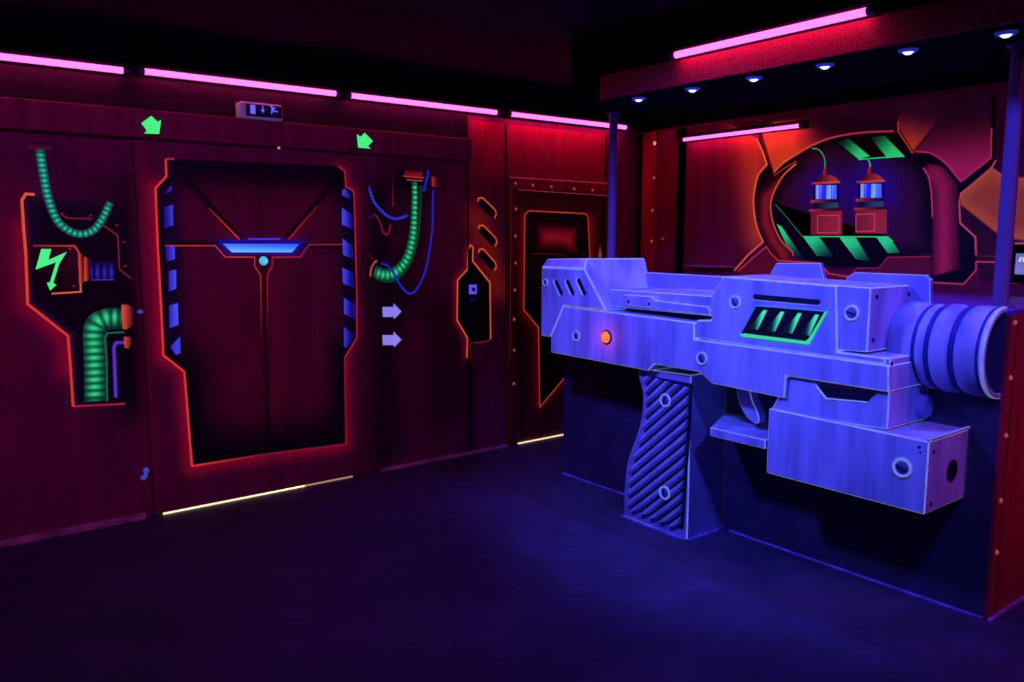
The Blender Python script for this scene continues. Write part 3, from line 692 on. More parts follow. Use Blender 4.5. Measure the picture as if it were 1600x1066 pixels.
# slide with plaque
prism_px('slide_shadow', [(975, 470), (1118, 484), (1118, 506), (960, 490)], 3.34, XC, M_GDARK, gun, 0)  # near-black plate standing in for the shadow under the slide
prism_px('slide', [(953, 452), (1118, 463), (1118, 495), (962, 480)], 3.245, XC-.002, GM, gun, .005)
prism_px('slide_plaque', [(973.6, 460.5), (1017.5, 463), (1024, 469.5), (1105, 479), (1110, 485), (1110, 493), (978.5, 478)], 3.225, 3.246, GM, gun, .005)
prism_px('rear_sight_plate', [(997, 425), (1129, 432), (1129, 456), (1004, 450)], XC-.02, XC+.03, [M_GPANEL, M_GEDGE], gun, .004)
# receiver
prism_px('receiver', [(1130, 431.5), (1307, 446), (1308.5, 549.5), (1384, 559), (1382, 570), (1087, 529), (1087, 500), (1110.5, 500), (1112, 459)], 3.213, XC-.002, GM, gun, .008)
prism_px('receiver_end', [(1302, 445), (1361, 449.5), (1354.5, 551), (1302, 547)], 3.226, XC-.002, GM, gun, .006, snap=((1, 2),))
for nm, q, x0_, x1_ in (('sight_tab', [(1203, 436), (1203, 428), (1213, 411), (1281, 411.5), (1287, 436)], XC+.02, XC+.05), ('sight_tab', [(1322, 445), (1322, 434), (1336, 425.5), (1447, 430), (1453, 437), (1453, 475), (1330, 470)], XC+.02, XC+.05)):
    prism_px(nm, q, x0_, x1_, [M_GPANEL, M_GEDGE], gun, .003)
# lower block with slot
prism_px('lower_block', [(1229, 566), (1391, 585), (1387, 672.5), (1203, 642), (1210, 630), (1228, 600)], 3.228, XC-.002, GM, gun, .006, snap=((1, 2),))
prism_px('block_cap', [(1296, 551), (1392, 560), (1391, 590), (1296, 578)], 3.228, XC-.002, GM, gun, .005)
prism_px('slot', [(1276, 600), (1369, 614.5), (1354.7, 628), (1291, 622)], 3.2255, 3.232, M_GDARK, gun, 0)
prism_px('slot_edge', [(1273, 603), (1290, 624), (1354, 630), (1354.5, 627.5), (1291.5, 621.5), (1276, 601.5)], 3.224, 3.232, M_GEDGE, gun, 0)
# bottom box
prism_px('ammunition_box', [(1202.5, 638), (1450, 690), (1446.5, 806), (1195, 739)], 3.207, XC-.002, GM, gun, .006, snap=((1, 2), (0, 3)))
q = [onX(x, y, 3.203) for x, y in ((1202, 634), (1452, 687.5))]
zA = onX(1450, 686, 3.203)[1]
yb = (onX(1450, 690, 3.207)[0]+onX(1446.5, 806, 3.207)[0])/2
box('box_lid_edge', 3.203, XC, yb-.006, yb+.012, zA-.012, zA+.002, GM, gun, bevel=.003)
hx, hz = onY(1487, 735, yb)
obj('box_hole', lathe_bm((hx, yb-.0015, hz), (0, -1, 0), [(0, .046), (.002, .046), (.002, 0)], 28), M_GDARK, gun)
# trigger guard shelf
P0 = [onX(1109, 668, 3.207), onX(1205, 692, 3.207)]
za, zb_ = P0[0][1], P0[0][1]-.045
yy = P0[0][0]; ye = 2.20; yb2 = onX(1133, 663, XC)[0]
ring = lambda X, y: [(X, y, za), (X, ye, za), (X, ye, zb_), (X, y, zb_)]
obj('trigger_guard', loft([ring(3.21, yy), ring(XC, min(yb2, 2.72))]), GM, gun, bevel=.004)
# trigger
tq = catmull([(1148, 598), (1151, 616), (1156, 634), (1165, 650), (1176, 660), (1183, 662), (1186, 656), (1183, 643), (1176, 628), (1172, 612), (1170, 598)], 4)
prism_px('trigger', tq, 3.33, 3.39, GM, gun, .005)
# grip
XG = 3.26
gl = catmull([(999, 575), (998, 591), (1003, 610), (1004, 630), (1001, 658), (993, 686), (983, 713), (978, 735), (975, 770), (974, 806)], 4)
gpts = gl+[(1073, 845), (1075, 790), (1079, 602), (1080, 586)]
q = [onX(x, y, XG) for x, y in gpts]; q = [(a, max(b, .0)) for a, b in q]
obj('grip', loft([[(XG, a, b) for a, b in q], [(XC, a, b) for a, b in q]]), [M_GPANEL, M_GEDGE], gun, bevel=.006)
gi = catmull([(1008, 586), (1011, 606), (1011.5, 630), (1008, 672), (996, 708), (988, 735), (985, 765), (984, 794)], 4)
gin = gi+[(1064, 826), (1070, 743), (1076, 640), (1077, 606)]
prism_px('grip_groove', gi+[(1068, 828), (1073.5, 743), (1080, 640), (1081, 600)], XG-.002, XG+.004, M_GDARK, gun, 0)
# ribbed inlay: diagonal ribs clipped to the inlay outline
inl = [onX(x, y, XG) for x, y in gin]
r0 = onX(988, 729, XG); r1 = onX(1070, 660, XG)
dv = Vector((r1[0]-r0[0], r1[1]-r0[1])).normalized(); nv = Vector((-dv.y, dv.x))
if nv.y < 0: nv = -nv
cz = Vector((sum(a for a, b in inl)/len(inl), sum(b for a, b in inl)/len(inl)))
pitch = .048
bmr = bmesh.new()
for k in range(-14, 16):
    c0 = k*pitch; w = pitch*.74
    bmf = bmesh.new(); bmf.faces.new([bmf.verts.new((a, b, 0)) for a, b in inl])
    lo = cz+nv*c0; hi = cz+nv*(c0+w)
    bmesh.ops.bisect_plane(bmf, geom=bmf.verts[:]+bmf.edges[:]+bmf.faces[:], plane_co=(lo.x, lo.y, 0), plane_no=(-nv.x, -nv.y, 0), clear_outer=True)
    bmesh.ops.bisect_plane(bmf, geom=bmf.verts[:]+bmf.edges[:]+bmf.faces[:], plane_co=(hi.x, hi.y, 0), plane_no=(nv.x, nv.y, 0), clear_outer=True)
    if bmf.faces:
        f = max(bmf.faces, key=lambda f: f.calc_area())
        if f.calc_area() > .0004:
            P = [v.co.copy() for v in f.verts]; c = sum(P, Vector())/len(P)
            def inner(p):                                     # rounded crown of the rib
                s_ = (Vector((p.x, p.y))-cz).dot(nv)-c0; n2_ = min(max(s_, w*.30), w*.70)-s_
                return p+Vector((nv.x*n2_, nv.y*n2_, 0))
            A_ = [bmr.verts.new((XG-.001, p.x, p.y)) for p in P]; B_ = [bmr.verts.new((XG-.022, inner(p).x, inner(p).y)) for p in P]
            n_ = len(P)
            for i in range(n_):
                try: bmr.faces.new((A_[i], A_[(i+1) % n_], B_[(i+1) % n_], B_[i]))
                except ValueError: pass
            bmr.faces.new(B_)
    bmf.free()
obj('grip_ribs', bmr, M_GUN, gun)
# barrel: half round, let into the counter front
ZBR = 1.133
a0, a1 = math.pi, 2*math.pi
def arc_ok(a):
    return a
prof = [(0, .0), (0, .190), (.07, .186), (.085, .180), (.094, .174), (.103, .172), (.110, .175), (.118, .181), (.127, .184), (.136, .182), (.145, .176), (.152, .172), (.160, .172), (.168, .176), (.177, .183), (.188, .187), (.222, .187), (.232, .184), (.242, .177), (.250, .173), (.260, .173), (.268, .177), (.278, .184), (.290, .187), (.350, .186), (.356, .180), (.360, .180), (.366, .187), (.385, .184), (.388, .172), (.384, .164), (.30, .158), (.28, .157)]
YB0 = 1.728
bmb = lathe_bm((XC, YB0, ZBR), (0, -1, 0), prof, 128, 0, 2*math.pi)
bmesh.ops.bisect_plane(bmb, geom=bmb.verts[:]+bmb.edges[:]+bmb.faces[:], plane_co=(XC, 0, 0), plane_no=(1, 0, 0), clear_outer=True)
ob = obj('barrel', bmb, M_GUN, gun, smooth=True)
bmb = lathe_bm((XC, YB0-.30, ZBR), (0, -1, 0), [(0, 0), (0, .16)], 32); bmesh.ops.bisect_plane(bmb, geom=bmb.verts[:]+bmb.edges[:]+bmb.faces[:], plane_co=(XC-.001, 0, 0), plane_no=(1, 0, 0), clear_outer=True)
obj('muzzle_bore', bmb, M_GDARK, gun)
bmb = lathe_bm((XC, YB0-.2, ZBR), (0, -1, 0), [(0, .1635), (.182, .1625)], 32); bmesh.ops.bisect_plane(bmb, geom=bmb.verts[:]+bmb.edges[:]+bmb.faces[:], plane_co=(XC-.001, 0, 0), plane_no=(1, 0, 0), clear_outer=True)
obj('bore_lining', bmb, M_GDARK, gun)
x, z = onY(1452, 637, 1.62)
M_GROOVE = mat('groove_shading_paint', (.045, .055, .26), .6, noise=.3, spec=.15)  # airbrushed groove rings; the grooves' shading is put into this dark colour
for a_, b_, r_, m_ in ((.093, .110, .1760, M_GROOVE), (.145, .168, .1765, M_GROOVE), (.242, .268, .1775, M_GROOVE), (.351, .361, .1845, M_GROOVE), (.369, .386, .1885, M_GEDGE), (.300, .318, .1875, M_GEDGE), (.194, .214, .1875, M_GEDGE)):
    if m_ is M_GEDGE and a_ < .35: continue
    bb = lathe_bm((XC, YB0, ZBR), (0, -1, 0), [(a_, r_-.004), (a_+.001, r_), (b_-.001, r_), (b_, r_-.004)], 96)
    bmesh.ops.bisect_plane(bb, geom=bb.verts[:]+bb.edges[:]+bb.faces[:], plane_co=(XC, 0, 0), plane_no=(1, 0, 0), clear_outer=True)
    obj('barrel_groove' if m_ is M_GROOVE else 'muzzle_rim_highlight', bb, m_, gun, smooth=True)  # bright ring is a highlight painted on the rim
obj('under_barrel_tube', lathe_bm((XC-.05, 1.69, .875), (0, -1, 0), [(0, 0), (0, .052), (.085, .052), (.09, .046), (.09, 0)], 24), M_GPANEL, gun, smooth=False)
# screws
def screw(px, py, X, r, par=gun, a=.9):
    y, z = onX(px, py, X)
    root = obj('screw', lathe_bm((X, y, z), (-1, 0, 0), [(0, r), (.006, r), (.010, r*.92), (.006, r*.74), (.003, r*.70)], 24), M_GEDGE, par, smooth=False)
    obj('screw_head', lathe_bm((X, y, z), (-1, 0, 0), [(0, r*.7), (.004, r*.68), (.009, r*.5), (.011, r*.25), (.0115, 0)], 20), mat('screw_head_paint', (.11, .13, .40), .45, noise=.3), root, smooth=True)
    bm = bmesh.new(); c, s_ = math.cos(a), math.sin(a); hw, hl = r*.09, r*.62
    pts = [(c*hl-s_*hw, s_*hl+c*hw), (c*hl+s_*hw, s_*hl-c*hw), (-c*hl+s_*hw, -s_*hl-c*hw), (-c*hl-s_*hw, -s_*hl+c*hw)]
    bm = loft([[(X-.004, y+u, z+v) for u, v in pts], [(X-.0125, y+u, z+v) for u, v in pts]])
    obj('screw_slot', bm, M_GDARK, root)
for px, py, X, r, a in ((853, 441, 3.19, .022, 1.2), (901, 525, 3.203, .031, 1.4), (1097, 560, 3.203, .033, 1.2), (1149, 472, 3.213, .032, 1.0), (1331, 489, 3.226, .034, .2), (1410, 731, 3.207, .040, .35), (1040, 625.5, XG-.018, .037, 1.9), (1039, 770, XG-.018, .038, 1.5)):
    screw(px, py, X, r, gun, a)
# little holes of the plaque, the box and the receiver end
def dot(px, py, X, r, par=gun, name='screw_hole'):
    y, z = onX(px, py, X); obj(name, lathe_bm((X, y, z), (-1, 0, 0), [(0, r), (.0015, r), (.0015, 0)], 12), M_GDARK, par)
for p in ((982, 471.5), (1014, 475)): dot(*p, 3.225, .008)
dot(1436, 699, 3.207, .006); dot(1438, 707, 3.207, .004)
def doty(x, y_, z, r):
    obj('screw_hole', lathe_bm((x, y_, z), (0, -1, 0), [(0, r), (.0015, r), (.0015, 0)], 12), M_GDARK, gun)
for px, py in ((1459, 706), (1454, 788)):
    x, z = onY(px, py, yb); doty(x, yb, z, .009)
yre = (onX(1361, 449.5, 3.226)[0]+onX(1354.5, 551, 3.226)[0])/2
for px, py in ((1370, 464), (1420, 460), (1364, 532)):
    x, z = onY(px, py, yre); doty(x, yre, z, .010)
ylr = onX(1388.5, 590, 3.203)[0]
ylb = min(onX(1391, 585, 3.228)[0], onX(1392, 560, 3.228)[0])-.001
for px, py in ((1393, 569), (1392, 601)):
    x, z = onY(px, py, ylb); doty(x, ylb, z, .009)
# three slots of the rear block
def capsule_px(name, p0, p1, w, X, m, par, th=.004, n=8):
    a = Vector(onX(*p0, X)); b = Vector(onX(*p1, X)); d = (b-a).normalized(); nn = Vector((-d.y, d.x)); P = []
    for k in range(n+1):
        t = math.pi*k/n; P.append(b+(nn*math.cos(t)+d*math.sin(t))*w/2)
    for k in range(n+1):
        t = math.pi*k/n; P.append(a+(-nn*math.cos(t)-d*math.sin(t))*w/2)
    return obj(name, loft([[(X, p.x, p.y) for p in P], [(X-th, p.x, p.y) for p in P]]), m, par)
for p0, p1 in (((869, 440.5), (877, 458)), ((887, 440), (895, 458)), ((904.5, 438.5), (913, 457.5))):
    e = capsule_px('vent_slot', (p0[0]-2, p0[1]), (p1[0]-2, p1[1]), .030, 3.1895, M_GEDGE, gun, .003)
    capsule_px('slot_opening', p0, p1, .026, 3.1865, M_GDARK, e, .002)
e = capsule_px('long_slot', (1179, 465.5), (1279, 474), .024, 3.2128, M_GEDGE, gun, .002)
capsule_px('slot_opening', (1180, 464), (1278.5, 472.5), .024, 3.2108, M_GDARK, e, .002)
# green grille
gq = [(1181.6, 478.5), (1291.5, 487.5), (1263, 535.5), (1157.5, 522.5)]
M_GRN = mat('green_fluorescent', C(60, 225, 110), .5, fluo=.75, noise=.05)
M_CY = mat('cyan_edge_paint', C(40, 150, 235), .5, fluo=.6, noise=.05)
gr = prism_px('green_grille', [(1181.6, 477), (1293.5, 486), (1266, 538.5), (1157, 525.5)], 3.2115, 3.216, M_CY, gun, 0)
prism_px('grille_edge', [(1155.5, 522.5), (1164, 521), (1259, 533), (1264, 528), (1288, 488), (1293, 486.5), (1269, 530), (1263.5, 539), (1160, 526.5)], 3.209, 3.2118, M_GRN, gr, 0)
prism_px('grille_opening', gq, 3.2095, 3.2118, mat('grille_black', (.004, .012, .012), .5), gr, 0)
gmur = Mural(Plane('X', 3.2095), MAROON)
for i in range(4):
    x0 = 1197+i*27; 
    q = [(x0-4, 484.5+i*2.3), (x0+2, 485+i*2.3), (x0-13, 515.5+i*3.0), (x0-28, 513.5+i*3.0)]
    shape('grille_slat', gmur, q, gr, off=.001, grad=((x0-17, 499+i*2.5), C(3, 40, 30, .3), (x0-6, 502+i*2.5), C(60, 225, 130, .95)), cell=.008)
# warning lamp
y, z = onX(948, 527, 3.203)
lp = obj('amber_lamp', lathe_bm((3.203, y, z), (-1, 0, 0), [(0, .040), (.006, .040), (.008, .034)], 24), M_GDARK, gun)
obj('lamp_dome', lathe_bm((3.203, y, z), (-1, 0, 0), [(.003, .035), (.014, .031), (.022, .022), (.027, .010), (.028, 0)], 20), mat('amber_lens', C(255, 130, 30), .3, emit=(1., .20, .02), estr=.95, noise=.2, scale=30), lp, smooth=True)
l = bpy.data.lights.new('lamp_glow', 'POINT'); l.energy = .22; l.color = (1, .05, .06); l.shadow_soft_size = .02
o = bpy.data.objects.new('lamp_glow', l); o.location = (3.203-.07, y, z); link(o, lp)
# sealant bead round the grip foot
yf0, yf1 = onX(1073, 845, XG)[0], onX(974, 806, XG)[0]
box('sealant_bead', XG-.012, XG, yf0-.01, yf1+.01, 0, .008, M_BEAD, gun); box('sealant_bead', XG-.012, XC, yf0-.012, yf0, 0, .008, M_BEAD, gun)

# ================================================================== MURAL WALL BEHIND THE COUNTER
mr = Mural(RW, C(140, 24, 70, .02))
L1 = [(1183, 216.5), (1192, 236), (1199, 257), (1188, 270), (1183, 281), (1178, 312), (1181, 344), (1186, 362), (1193, 378)]
ARC = [(1209.6, 270), (1222, 257), (1236, 247), (1264.5, 230), (1292.6, 217.7), (1326, 210), (1360, 206.5), (1397, 205)]
L3 = [(1245, 256), (1233, 266), (1222, 278), (1209.6, 301), (1204.5, 323), (1209.6, 351.5), (1222, 377), (1239, 394)]
R1 = [(1430, 237), (1456, 240), (1478.4, 255.7), (1492.5, 272.6), (1502, 284)]
R2 = [(1502, 303.6), (1499.5, 317.7), (1501, 348.6), (1525, 371), (1525.7, 399)]
R2b = [(1525.7, 409), (1525.7, 422), (1506.6, 444), (1456, 441.5)]
mr.spray([(1170, 205), (1178, 300), (1186, 360)], C(230, 72, 34, .42), .17, .95, [(1060, 150), (1183, 216.5)]+L1[1:]+[(1148, 423), (1060, 440)])
mr.spray([(1150, 240), (1150, 400)], C(140, 26, 44, .02), .2, .4, [(1060, 150), (1183, 216.5)]+L1[1:]+[(1148, 423), (1060, 440)])
P2 = [(1190, 205), (1203, 250)]+ARC+[(1397, 190), (1300, 180), (1210, 190)]
mr.fade(P2, (1240, 250), C(230, 76, 36, .42), (1290, 185), C(100, 20, 56, .03))
mr.fill([(1183, 216.5), (1190, 205), (1196, 232), (1209.6, 270), (1215, 262), (1240, 244), (1245, 256)]+L3[1:]+[(1239, 400), (1216, 407), (1198, 385), (1193, 378)]+L1[::-1][1:], C(10, 4, 12, 0), C(20, 6, 12, 0), .03)
mr.spray([(1218, 290), (1197, 310), (1196, 345), (1208, 375), (1225, 398)], C(200, 44, 44, .25), .05, .9)
ALC = ARC[1:]+[(1413, 237), (1430, 240), (1445, 262), (1454, 285), (1457, 329), (1455, 400), (1388, 402), (1374, 418), (1300, 420), (1239, 400), (1239, 394)]+L3[::-1][1:]
mr.fill(ALC, C(14, 6, 20, .05), C(80, 20, 58, .14), .12)
mr.fill([(1430, 238)]+R1[1:]+[(1512, 330), (1520, 372), (1525, 400), (1524, 424), (1505, 443), (1456, 441), (1455, 330), (1452, 285), (1441, 262)], C(9, 5, 14, 0), C(12, 5, 18, 0), .06)
mr.spray([(1460, 268), (1474, 290), (1476, 360), (1475, 425)], C(190, 34, 80, .28), .075, 1., [(1443, 262), (1452, 256), (1475, 262), (1497, 290), (1499, 420), (1457, 432), (1457, 329), (1454, 285)])
mr.fade([(1430.6, 236), (1460, 203), (1490, 160), (1552, 150), (1550, 248), (1502, 284), (1492, 272), (1478, 255), (1456, 240)], (1500, 272), C(205, 36, 100, .34), (1500, 175), C(96, 24, 66, .08))
mr.fade([(1402, 160), (1490, 150), (1477, 174), (1425, 239), (1405, 205)], (1420, 232), C(225, 66, 50, .40), (1440, 172), C(110, 24, 66, .08))
mr.fill([(1400, 200), (1406, 203), (1427, 237), (1413, 243)], C(8, 4, 12, 0), None)
mr.fill([(1550, 150), (1556, 150), (1556, 252), (1503, 302), (1498, 290), (1549, 248)], C(8, 4, 12, 0), None)
mr.fill([(1556, 150), (1600, 150), (1600, 300), (1575, 280), (1549, 262), (1556, 252)], C(90, 20, 56, .1), None)
mr.fill([(1548, 262), (1573, 277), (1600, 277), (1640, 250), (1640, 382), (1563, 370), (1501, 320), (1501, 303)], C(200, 86, 48, .42), C(180, 70, 46, .34), .1)
mr.fill([(1501, 320), (1562, 368), (1600, 381), (1600, 444), (1530, 440), (1525, 371), (1501, 348)], C(70, 18, 36, .1), C(84, 20, 48, .1), .1)
mr.fill([(1281, 411), (1295, 427), (1330, 435), (1374, 419), (1388, 402), (1455, 400), (1456, 450), (1270, 450)], C(130, 26, 50, .12), C(140, 28, 56, .12), .1)
mr.fill([(1154, 423), (1198, 387), (1216, 407), (1281, 411), (1300, 432), (1300, 450), (1140, 450)], C(140, 28, 44, .14), C(150, 30, 50, .14), .1)
mr.spray([(1288, 292), (1292, 300)], C(26, 16, 190, .22), .12, .9, ALC)
mr.spray([(1360, 290), (1364, 300)], C(26, 16, 190, .22), .14, .9, ALC)
y0m, y1m = onX(1640, 300, XR)[0], onX(1071, 300, XR)[0]
sheet('painted_surface', mr, y0m, y1m, 1.1, 2.47, .008, wr, off=.002)
struct(box('trim_30', XR-.012, XR, -2.6, YL, 2.47, CEIL, M_BLACK))
pw = empty('porthole_mural', RW.w(*RW.uv(1330, 320)), 'large painted porthole recess with two lanterns and green hazard stripes behind the counter', 'mural')
shape('painted_porthole', mr, ALC, pw, off=.0035, cell=.02)
OR2 = C(240, 100, 55, .55)
L1 = L1[:2]+catmull(L1[2:], 4); ARC = catmull(ARC, 4); L3 = catmull(L3, 4); R1 = catmull(R1, 4)
def st(name, pts, w, c, off=.006, **k): return stroke(name, mr, pts, w, c, pw, off=off, **k)
st('painted_outline', L1, .014, lambda s, L, t: lerp(C(255, 100, 40, .7), C(235, 95, 60, .6), s/L))
st('painted_outline', [(1193, 378), (1170, 398), (1148, 423)], .014, OR2)
st('painted_outline', [(1154, 424), (1176, 404), (1198, 385.5), (1205, 396), (1216, 407), (1240, 409), (1281, 410.6), (1295.5, 427.5), (1326, 432.5)], .010, C(215, 60, 60, .5))
st('painted_outline', ARC, .013, lambda s, L, t: lerp(C(245, 105, 50, .6), C(215, 50, 90, .45), min(1, s/L*1.4)), step=.04)
st('painted_outline', [(1190, 216), (1200, 245), (1209.6, 270)], .007, C(120, 40, 30, .3))
st('painted_outline', L3+[(1240, 400)], .013, lambda s, L, t: lerp(C(245, 105, 50, .55), C(215, 70, 60, .5), s/L))
st('painted_outline', [(1209.6, 275), (1228, 262), (1245, 252)], .009, C(200, 66, 40, .4))
st('painted_outline', R1, .009, C(215, 50, 110, .45))
st('painted_outline', [(1443, 262), (1452, 276), (1456, 300), (1458, 340)], .009, C(225, 70, 110, .4))
st('painted_outline', [(1502, 284), (1526, 265), (1549, 247), (1550, 200)], .009, C(215, 60, 90, .4))
st('painted_outline', R2, .011, C(215, 80, 90, .45)); st('painted_outline', [(1501, 303.6), (1526, 283), (1549, 264), (1557, 250)], .010, C(225, 95, 80, .45))
st('painted_outline', R2b, .010, C(205, 64, 70, .42)); st('painted_outline', [(1525.7, 400), (1562, 401)], .010, C(110, 40, 50, .25)); st('painted_outline', [(1525.7, 409), (1562, 410)], .010, C(215, 70, 80, .4))
st('painted_outline', [(1552, 264), (1568.5, 276), (1563, 368)], .009, C(225, 120, 110, .3))
st('painted_outline', [(1586, 381), (1640, 380)], .014, C(215, 90, 80, .45)); st('painted_outline', [(1580, 441), (1640, 441)], .014, C(225, 90, 90, .45))
st('painted_outline', [(1326, 434), (1340, 419), (1374, 419), (1388, 402), (1455, 401)], .008, C(190, 40, 60, .3))
st('painted_outline', [(1404, 190), (1404, 205), (1427, 240)], .009, C(225, 70, 50, .4))
# hazard bars
K = C(8, 8, 14, 0); G_ = C(44, 225, 120, .68); GD = C(4, 60, 46, .3)
shape('hazard_bar', mr, [(1296, 221), (1342, 249.5), (1420, 243), (1400, 208), (1360, 209), (1326, 212)], pw, off=.0045, col=K)
for q, a_, b2 in (([(1309.5, 223), (1326, 216), (1360, 244.5), (1342, 248.7)], (1318, 218), (1345, 246)), ([(1360, 214.5), (1382.7, 212), (1413.7, 244), (1385.5, 245.3)], (1368, 210), (1398, 243))):
    shape('green_stripe', mr, q, pw, off=.0055, grad=(a_, GD, b2, G_), cell=.012)
st('green_edge', [(1342, 249.5), (1377, 246.5), (1414, 244.5)], .008, G_)
shape('hazard_bar', mr, [(1212, 318), (1254.6, 368), (1388, 369.5), (1400, 382), (1407, 396), (1386, 402), (1374, 417), (1300, 417), (1245, 402), (1236, 392), (1222, 377), (1210, 351)], pw, off=.0045, col=K)
for q, a_, b2 in (([(1214, 350), (1222, 354), (1254.6, 402), (1246, 402), (1232, 388)], (1240, 405), (1222, 358)), ([(1256, 371), (1281, 371), (1304, 401), (1277, 400)], (1292, 406), (1268, 368)),
                  ([(1312, 371), (1338, 371.5), (1361, 409), (1337.7, 405)], (1354, 414), (1326, 374)), ([(1370, 371), (1388, 371), (1400, 384), (1406.6, 395), (1388, 396)], (1404, 412), (1378, 376))):
    shape('green_stripe', mr, q, pw, off=.0055, grad=(a_, GD, b2, G_), cell=.012)
st('green_edge', [(1212, 319), (1232, 342), (1254.6, 369.5)], .006, C(30, 150, 90, .5)); st('green_edge', [(1254.6, 369.8), (1320, 369.8), (1388, 370.2), (1396, 378)], .008, G_)
# lanterns
RB = C(215, 62, 60, .42); RD = C(92, 20, 34, .08)
def lantern(x0, x1, y, side):
    """painted lantern standing on its box; x0..x1 the box's sides, y its cap's height"""
    cx = (x0+x1)/2
    la = empty('painted_lantern', RW.w(*RW.uv(cx, y+50), .006)); la.parent = pw; la.matrix_parent_inverse = pw.matrix_world.inverted()
    f = lambda nm, q, c0, c1, off=.0065: shape(nm, mr, q, la, off=off, grad=((min(p[0] for p in q), y), c0, (max(p[0] for p in q), y), c1), cell=.012)
    f('cap', [(cx-4.5, y+1), (cx-2, y-5), (cx+2, y-5), (cx+4.5, y+1), (cx+4, y+8), (cx-5, y+8)], RB, RD)
    f('roof', [(cx-19, y+19), (cx-14, y+11), (cx-6, y+7), (cx+6, y+7), (cx+15, y+11), (cx+20, y+17), (cx+19, y+20), (cx-18, y+21)], RD, RB)
    f('roof_rim', [(cx-22, y+19), (cx+22, y+17), (cx+22, y+20.5), (cx-22, y+22.5)], RB, C(235, 90, 70, .5), .0075)
    f('frame', [(cx-20, y+22), (cx+20, y+20.5), (cx+20, y+46), (cx-20, y+47)], C(30, 10, 40, .1), C(30, 10, 40, .1), .007)
    gl_ = [C(70, 90, 250, .9), C(120, 150, 255, .95), C(40, 40, 230, .8), C(110, 160, 255, .95)]
    for i, (a, b) in enumerate(((-16, -11), (-10, -1), (0, 8), (9, 17))):
        f('glass_pane', [(cx+a, y+23.5), (cx+b, y+23), (cx+b, y+45), (cx+a, y+45.5)], gl_[i], gl_[(i+1) % 4], .0075)
    f('base_rim', [(cx-24, y+46.5), (cx+21, y+45), (cx+21, y+49.5), (cx-24, y+51.5)], RB, RD, .008)
    f('neck', [(cx-20, y+52), (cx+19, y+50.5), (cx+20, y+59), (cx-20, y+60)], K, C(60, 100, 110, .3), .0065)
    f('box_rim', [(cx-26, y+61), (cx+27, y+59), (cx+27, y+63), (cx-26, y+65)], RB, RD, .008)
    f('box', [(cx-24, y+64), (cx+25, y+63), (cx+25, y+101), (cx-24, y+101)], C(160, 40, 50, .25), C(190, 48, 60, .35), .0070)
    s2_ = 1 if side > 0 else -1; xx0 = cx-13 if s2_ > 0 else cx-23; xx1 = cx+20 if s2_ > 0 else cx+6
    stroke('box_outline', mr, [(xx0, y+71), (xx1, y+70.5), (xx1, y+97), (xx0, y+98), (xx0, y+71)], .006, C(235, 84, 84, .5), la, off=.0085)
    return la
lantern(1266, 1317, 266, 1); lantern(1335, 1388, 264, -1)
st('green_wire', catmull([(1270, 232), (1280, 234), (1287, 242), (1290, 252), (1290, 262)], 5), .009, C(40, 190, 120, .55), off=.0085)
st('green_wire', [(1357, 250), (1360, 254), (1361, 261)], .010, C(60, 210, 150, .55), off=.0085)
# pilaster with rivets
yA, yB, yC, yD = [onX(x, 300, XR)[0] for x in (1009, 1030, 1059, 1071)]
pil = struct(box('trim_31', XR-.05, XR, yB, yA, 0, 2.45, mat('pilaster_red', C(225, 50, 66), .55, stretch=(14, 14, 1.5), scale=1.), bevel=.004))
rivets(pil, Plane('X', XR-.05), [(1022, 278), (1019.5, 329), (1018, 377)], .014, M_RIVET, 0.)
rivets(pil, Plane('X', XR-.05), [(1023, 224)], .018, mat('rivet_pale', C(255, 170, 140), .4, fluo=.7), 0.)
pan = struct(box('trim_32', XR-.035, XR, yC, yB-.004, 0, 2.45, mat('pilaster_panel', C(165, 34, 60), .55, stretch=(14, 14, 1.5), scale=1.), bevel=.003))
rivets(pan, Plane('X', XR-.035), [(1035.5, 373)], .016, M_RV2, 0.)
struct(box('trim_33', XR-.006, XR, yD, yC, 0, 2.45, M_BLACK)); struct(box('trim_34', XR-.006, XR, yA, YL, 0, 2.45, M_BLACK))
# grey shelf edge and the small sign
a = onX(1066, 414, XR-.12); b_ = onX(1134, 414, XR-.12)
tag(box('wall_shelf', XR-.12, XR-.003, b_[0], a[0], a[1]-.012, a[1], mat('grey_metal', C(190, 150, 170), .4), bevel=.002), 'thin grey shelf edge on the maroon wall behind the blaster', 'shelf')
a = onX(1587, 396, XR-.03); b_ = onX(1640, 429, XR-.03)
zs = onX(1590, 429, XR-.03)[1]
sg = empty('notice_board', (XR-.03, (a[0]+b_[0])/2, (a[1]+zs)/2), 'small pale framed notice at the right frame edge, behind the near pole', 'sign')
box('notice_frame', XR-.02, XR-.009, b_[0]-.02, a[0]+.025, zs-.05, a[1]+.05, M_BLACK, sg)
box('notice_sheet', XR-.03, XR-.02, b_[0], a[0], zs, a[1], mat('notice_sheet', C(170, 165, 215), .5, fluo=.35), sg, bevel=.004)
for i, q in enumerate(([(1591, 409), (1594, 402), (1597, 402), (1594, 409)], [(1597, 409), (1599, 402), (1603, 402), (1601, 409)])):
    P = [onX(x, y, XR-.031) for x, y in q]
    obj('notice_print', loft([[(XR-.0305, u, v) for u, v in P], [(XR-.032, u, v) for u, v in P]]), mat('notice_print', C(235, 250, 255), .5, fluo=.8), sg)

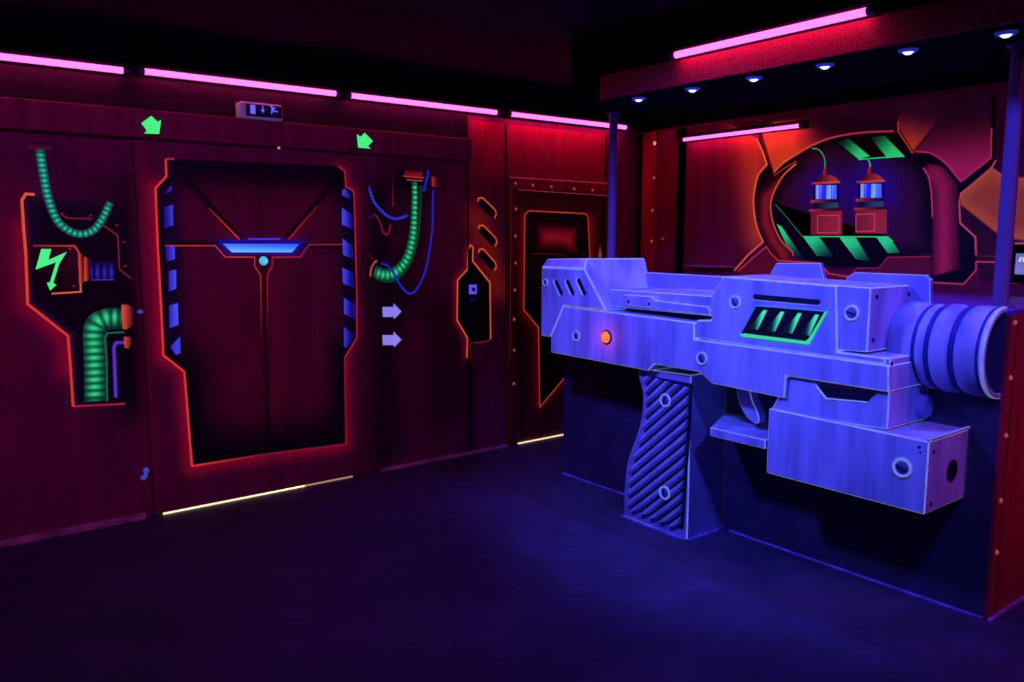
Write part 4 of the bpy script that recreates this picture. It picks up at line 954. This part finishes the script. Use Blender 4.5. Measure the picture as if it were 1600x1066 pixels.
# ================================================================== LIGHT
def spot(loc, target, energy, size, col, rad=.15, blend=.6):
    l = bpy.data.lights.new('black_light', 'SPOT'); l.energy = energy; l.color = col; l.spot_size = math.radians(size); l.spot_blend = blend; l.shadow_soft_size = rad
    o = bpy.data.objects.new('black_light', l); o.location = loc
    o.rotation_euler = (Vector(target)-Vector(loc)).to_track_quat('-Z', 'Y').to_euler(); link(o); return o
UV = (.085, .085, 1.)
spot((1.45, 2.7, 2.6), (3.3, 2.75, 1.1), 340, 74, UV, .12, .8)
spot((2.1, .5, 2.6), (3.35, 1.9, 1.05), 150, 58, UV, .12, .8)
def area(loc, rot, sx, sy, energy, col):
    l = bpy.data.lights.new('added_wash', 'AREA'); l.shape = 'RECTANGLE'; l.size = sx; l.size_y = sy; l.energy = energy; l.color = col
    o = bpy.data.objects.new('added_wash', l); o.location = loc; o.rotation_euler = rot; link(o); return o
area((1.0, 1.6, 2.68), (0, 0, 0), 2.5, 2.5, 10, (.05, .03, 1.))  # added blue fill from above, no such fixture seen
area((1.0, 1.2, 2.6), (math.radians(66), 0, math.radians(6)), 2.4, .12, 5.5, (1., .04, 1.0)).data.spread = math.radians(95)  # added pink fill for the left wall, unseen source
area((3.7, -1.2, 2.5), (math.radians(55), 0, 0), 1.2, .1, 3.5, (1., .03, .3)).data.spread = math.radians(80)  # added pink fill for the counter's red end panel, unseen source
w = bpy.data.worlds.new('world'); SC.world = w; w.use_nodes = True
w.node_tree.nodes['Background'].inputs[0].default_value = (.3, .1, .6, 1); w.node_tree.nodes['Background'].inputs[1].default_value = .0
# ================================================================== CAMERA
cam = bpy.data.cameras.new('camera'); cam.sensor_width = 36; cam.lens = F/1600*36; cam.clip_start = .05
co = bpy.data.objects.new('camera', cam); co.location = (0, 0, H)
fwd = Vector((HD[0]*math.cos(PITCH), HD[1]*math.cos(PITCH), -math.sin(PITCH)))
co.rotation_euler = fwd.to_track_quat('-Z', 'Y').to_euler(); link(co); SC.camera = co
SC.view_settings.view_transform = 'Standard'; SC.view_settings.look = 'None'; SC.view_settings.gamma = 1; SC.view_settings.exposure = 0
SC.view_settings.use_curve_mapping = False
SC.cycles.use_denoising = True; SC.cycles.max_bounces = 6
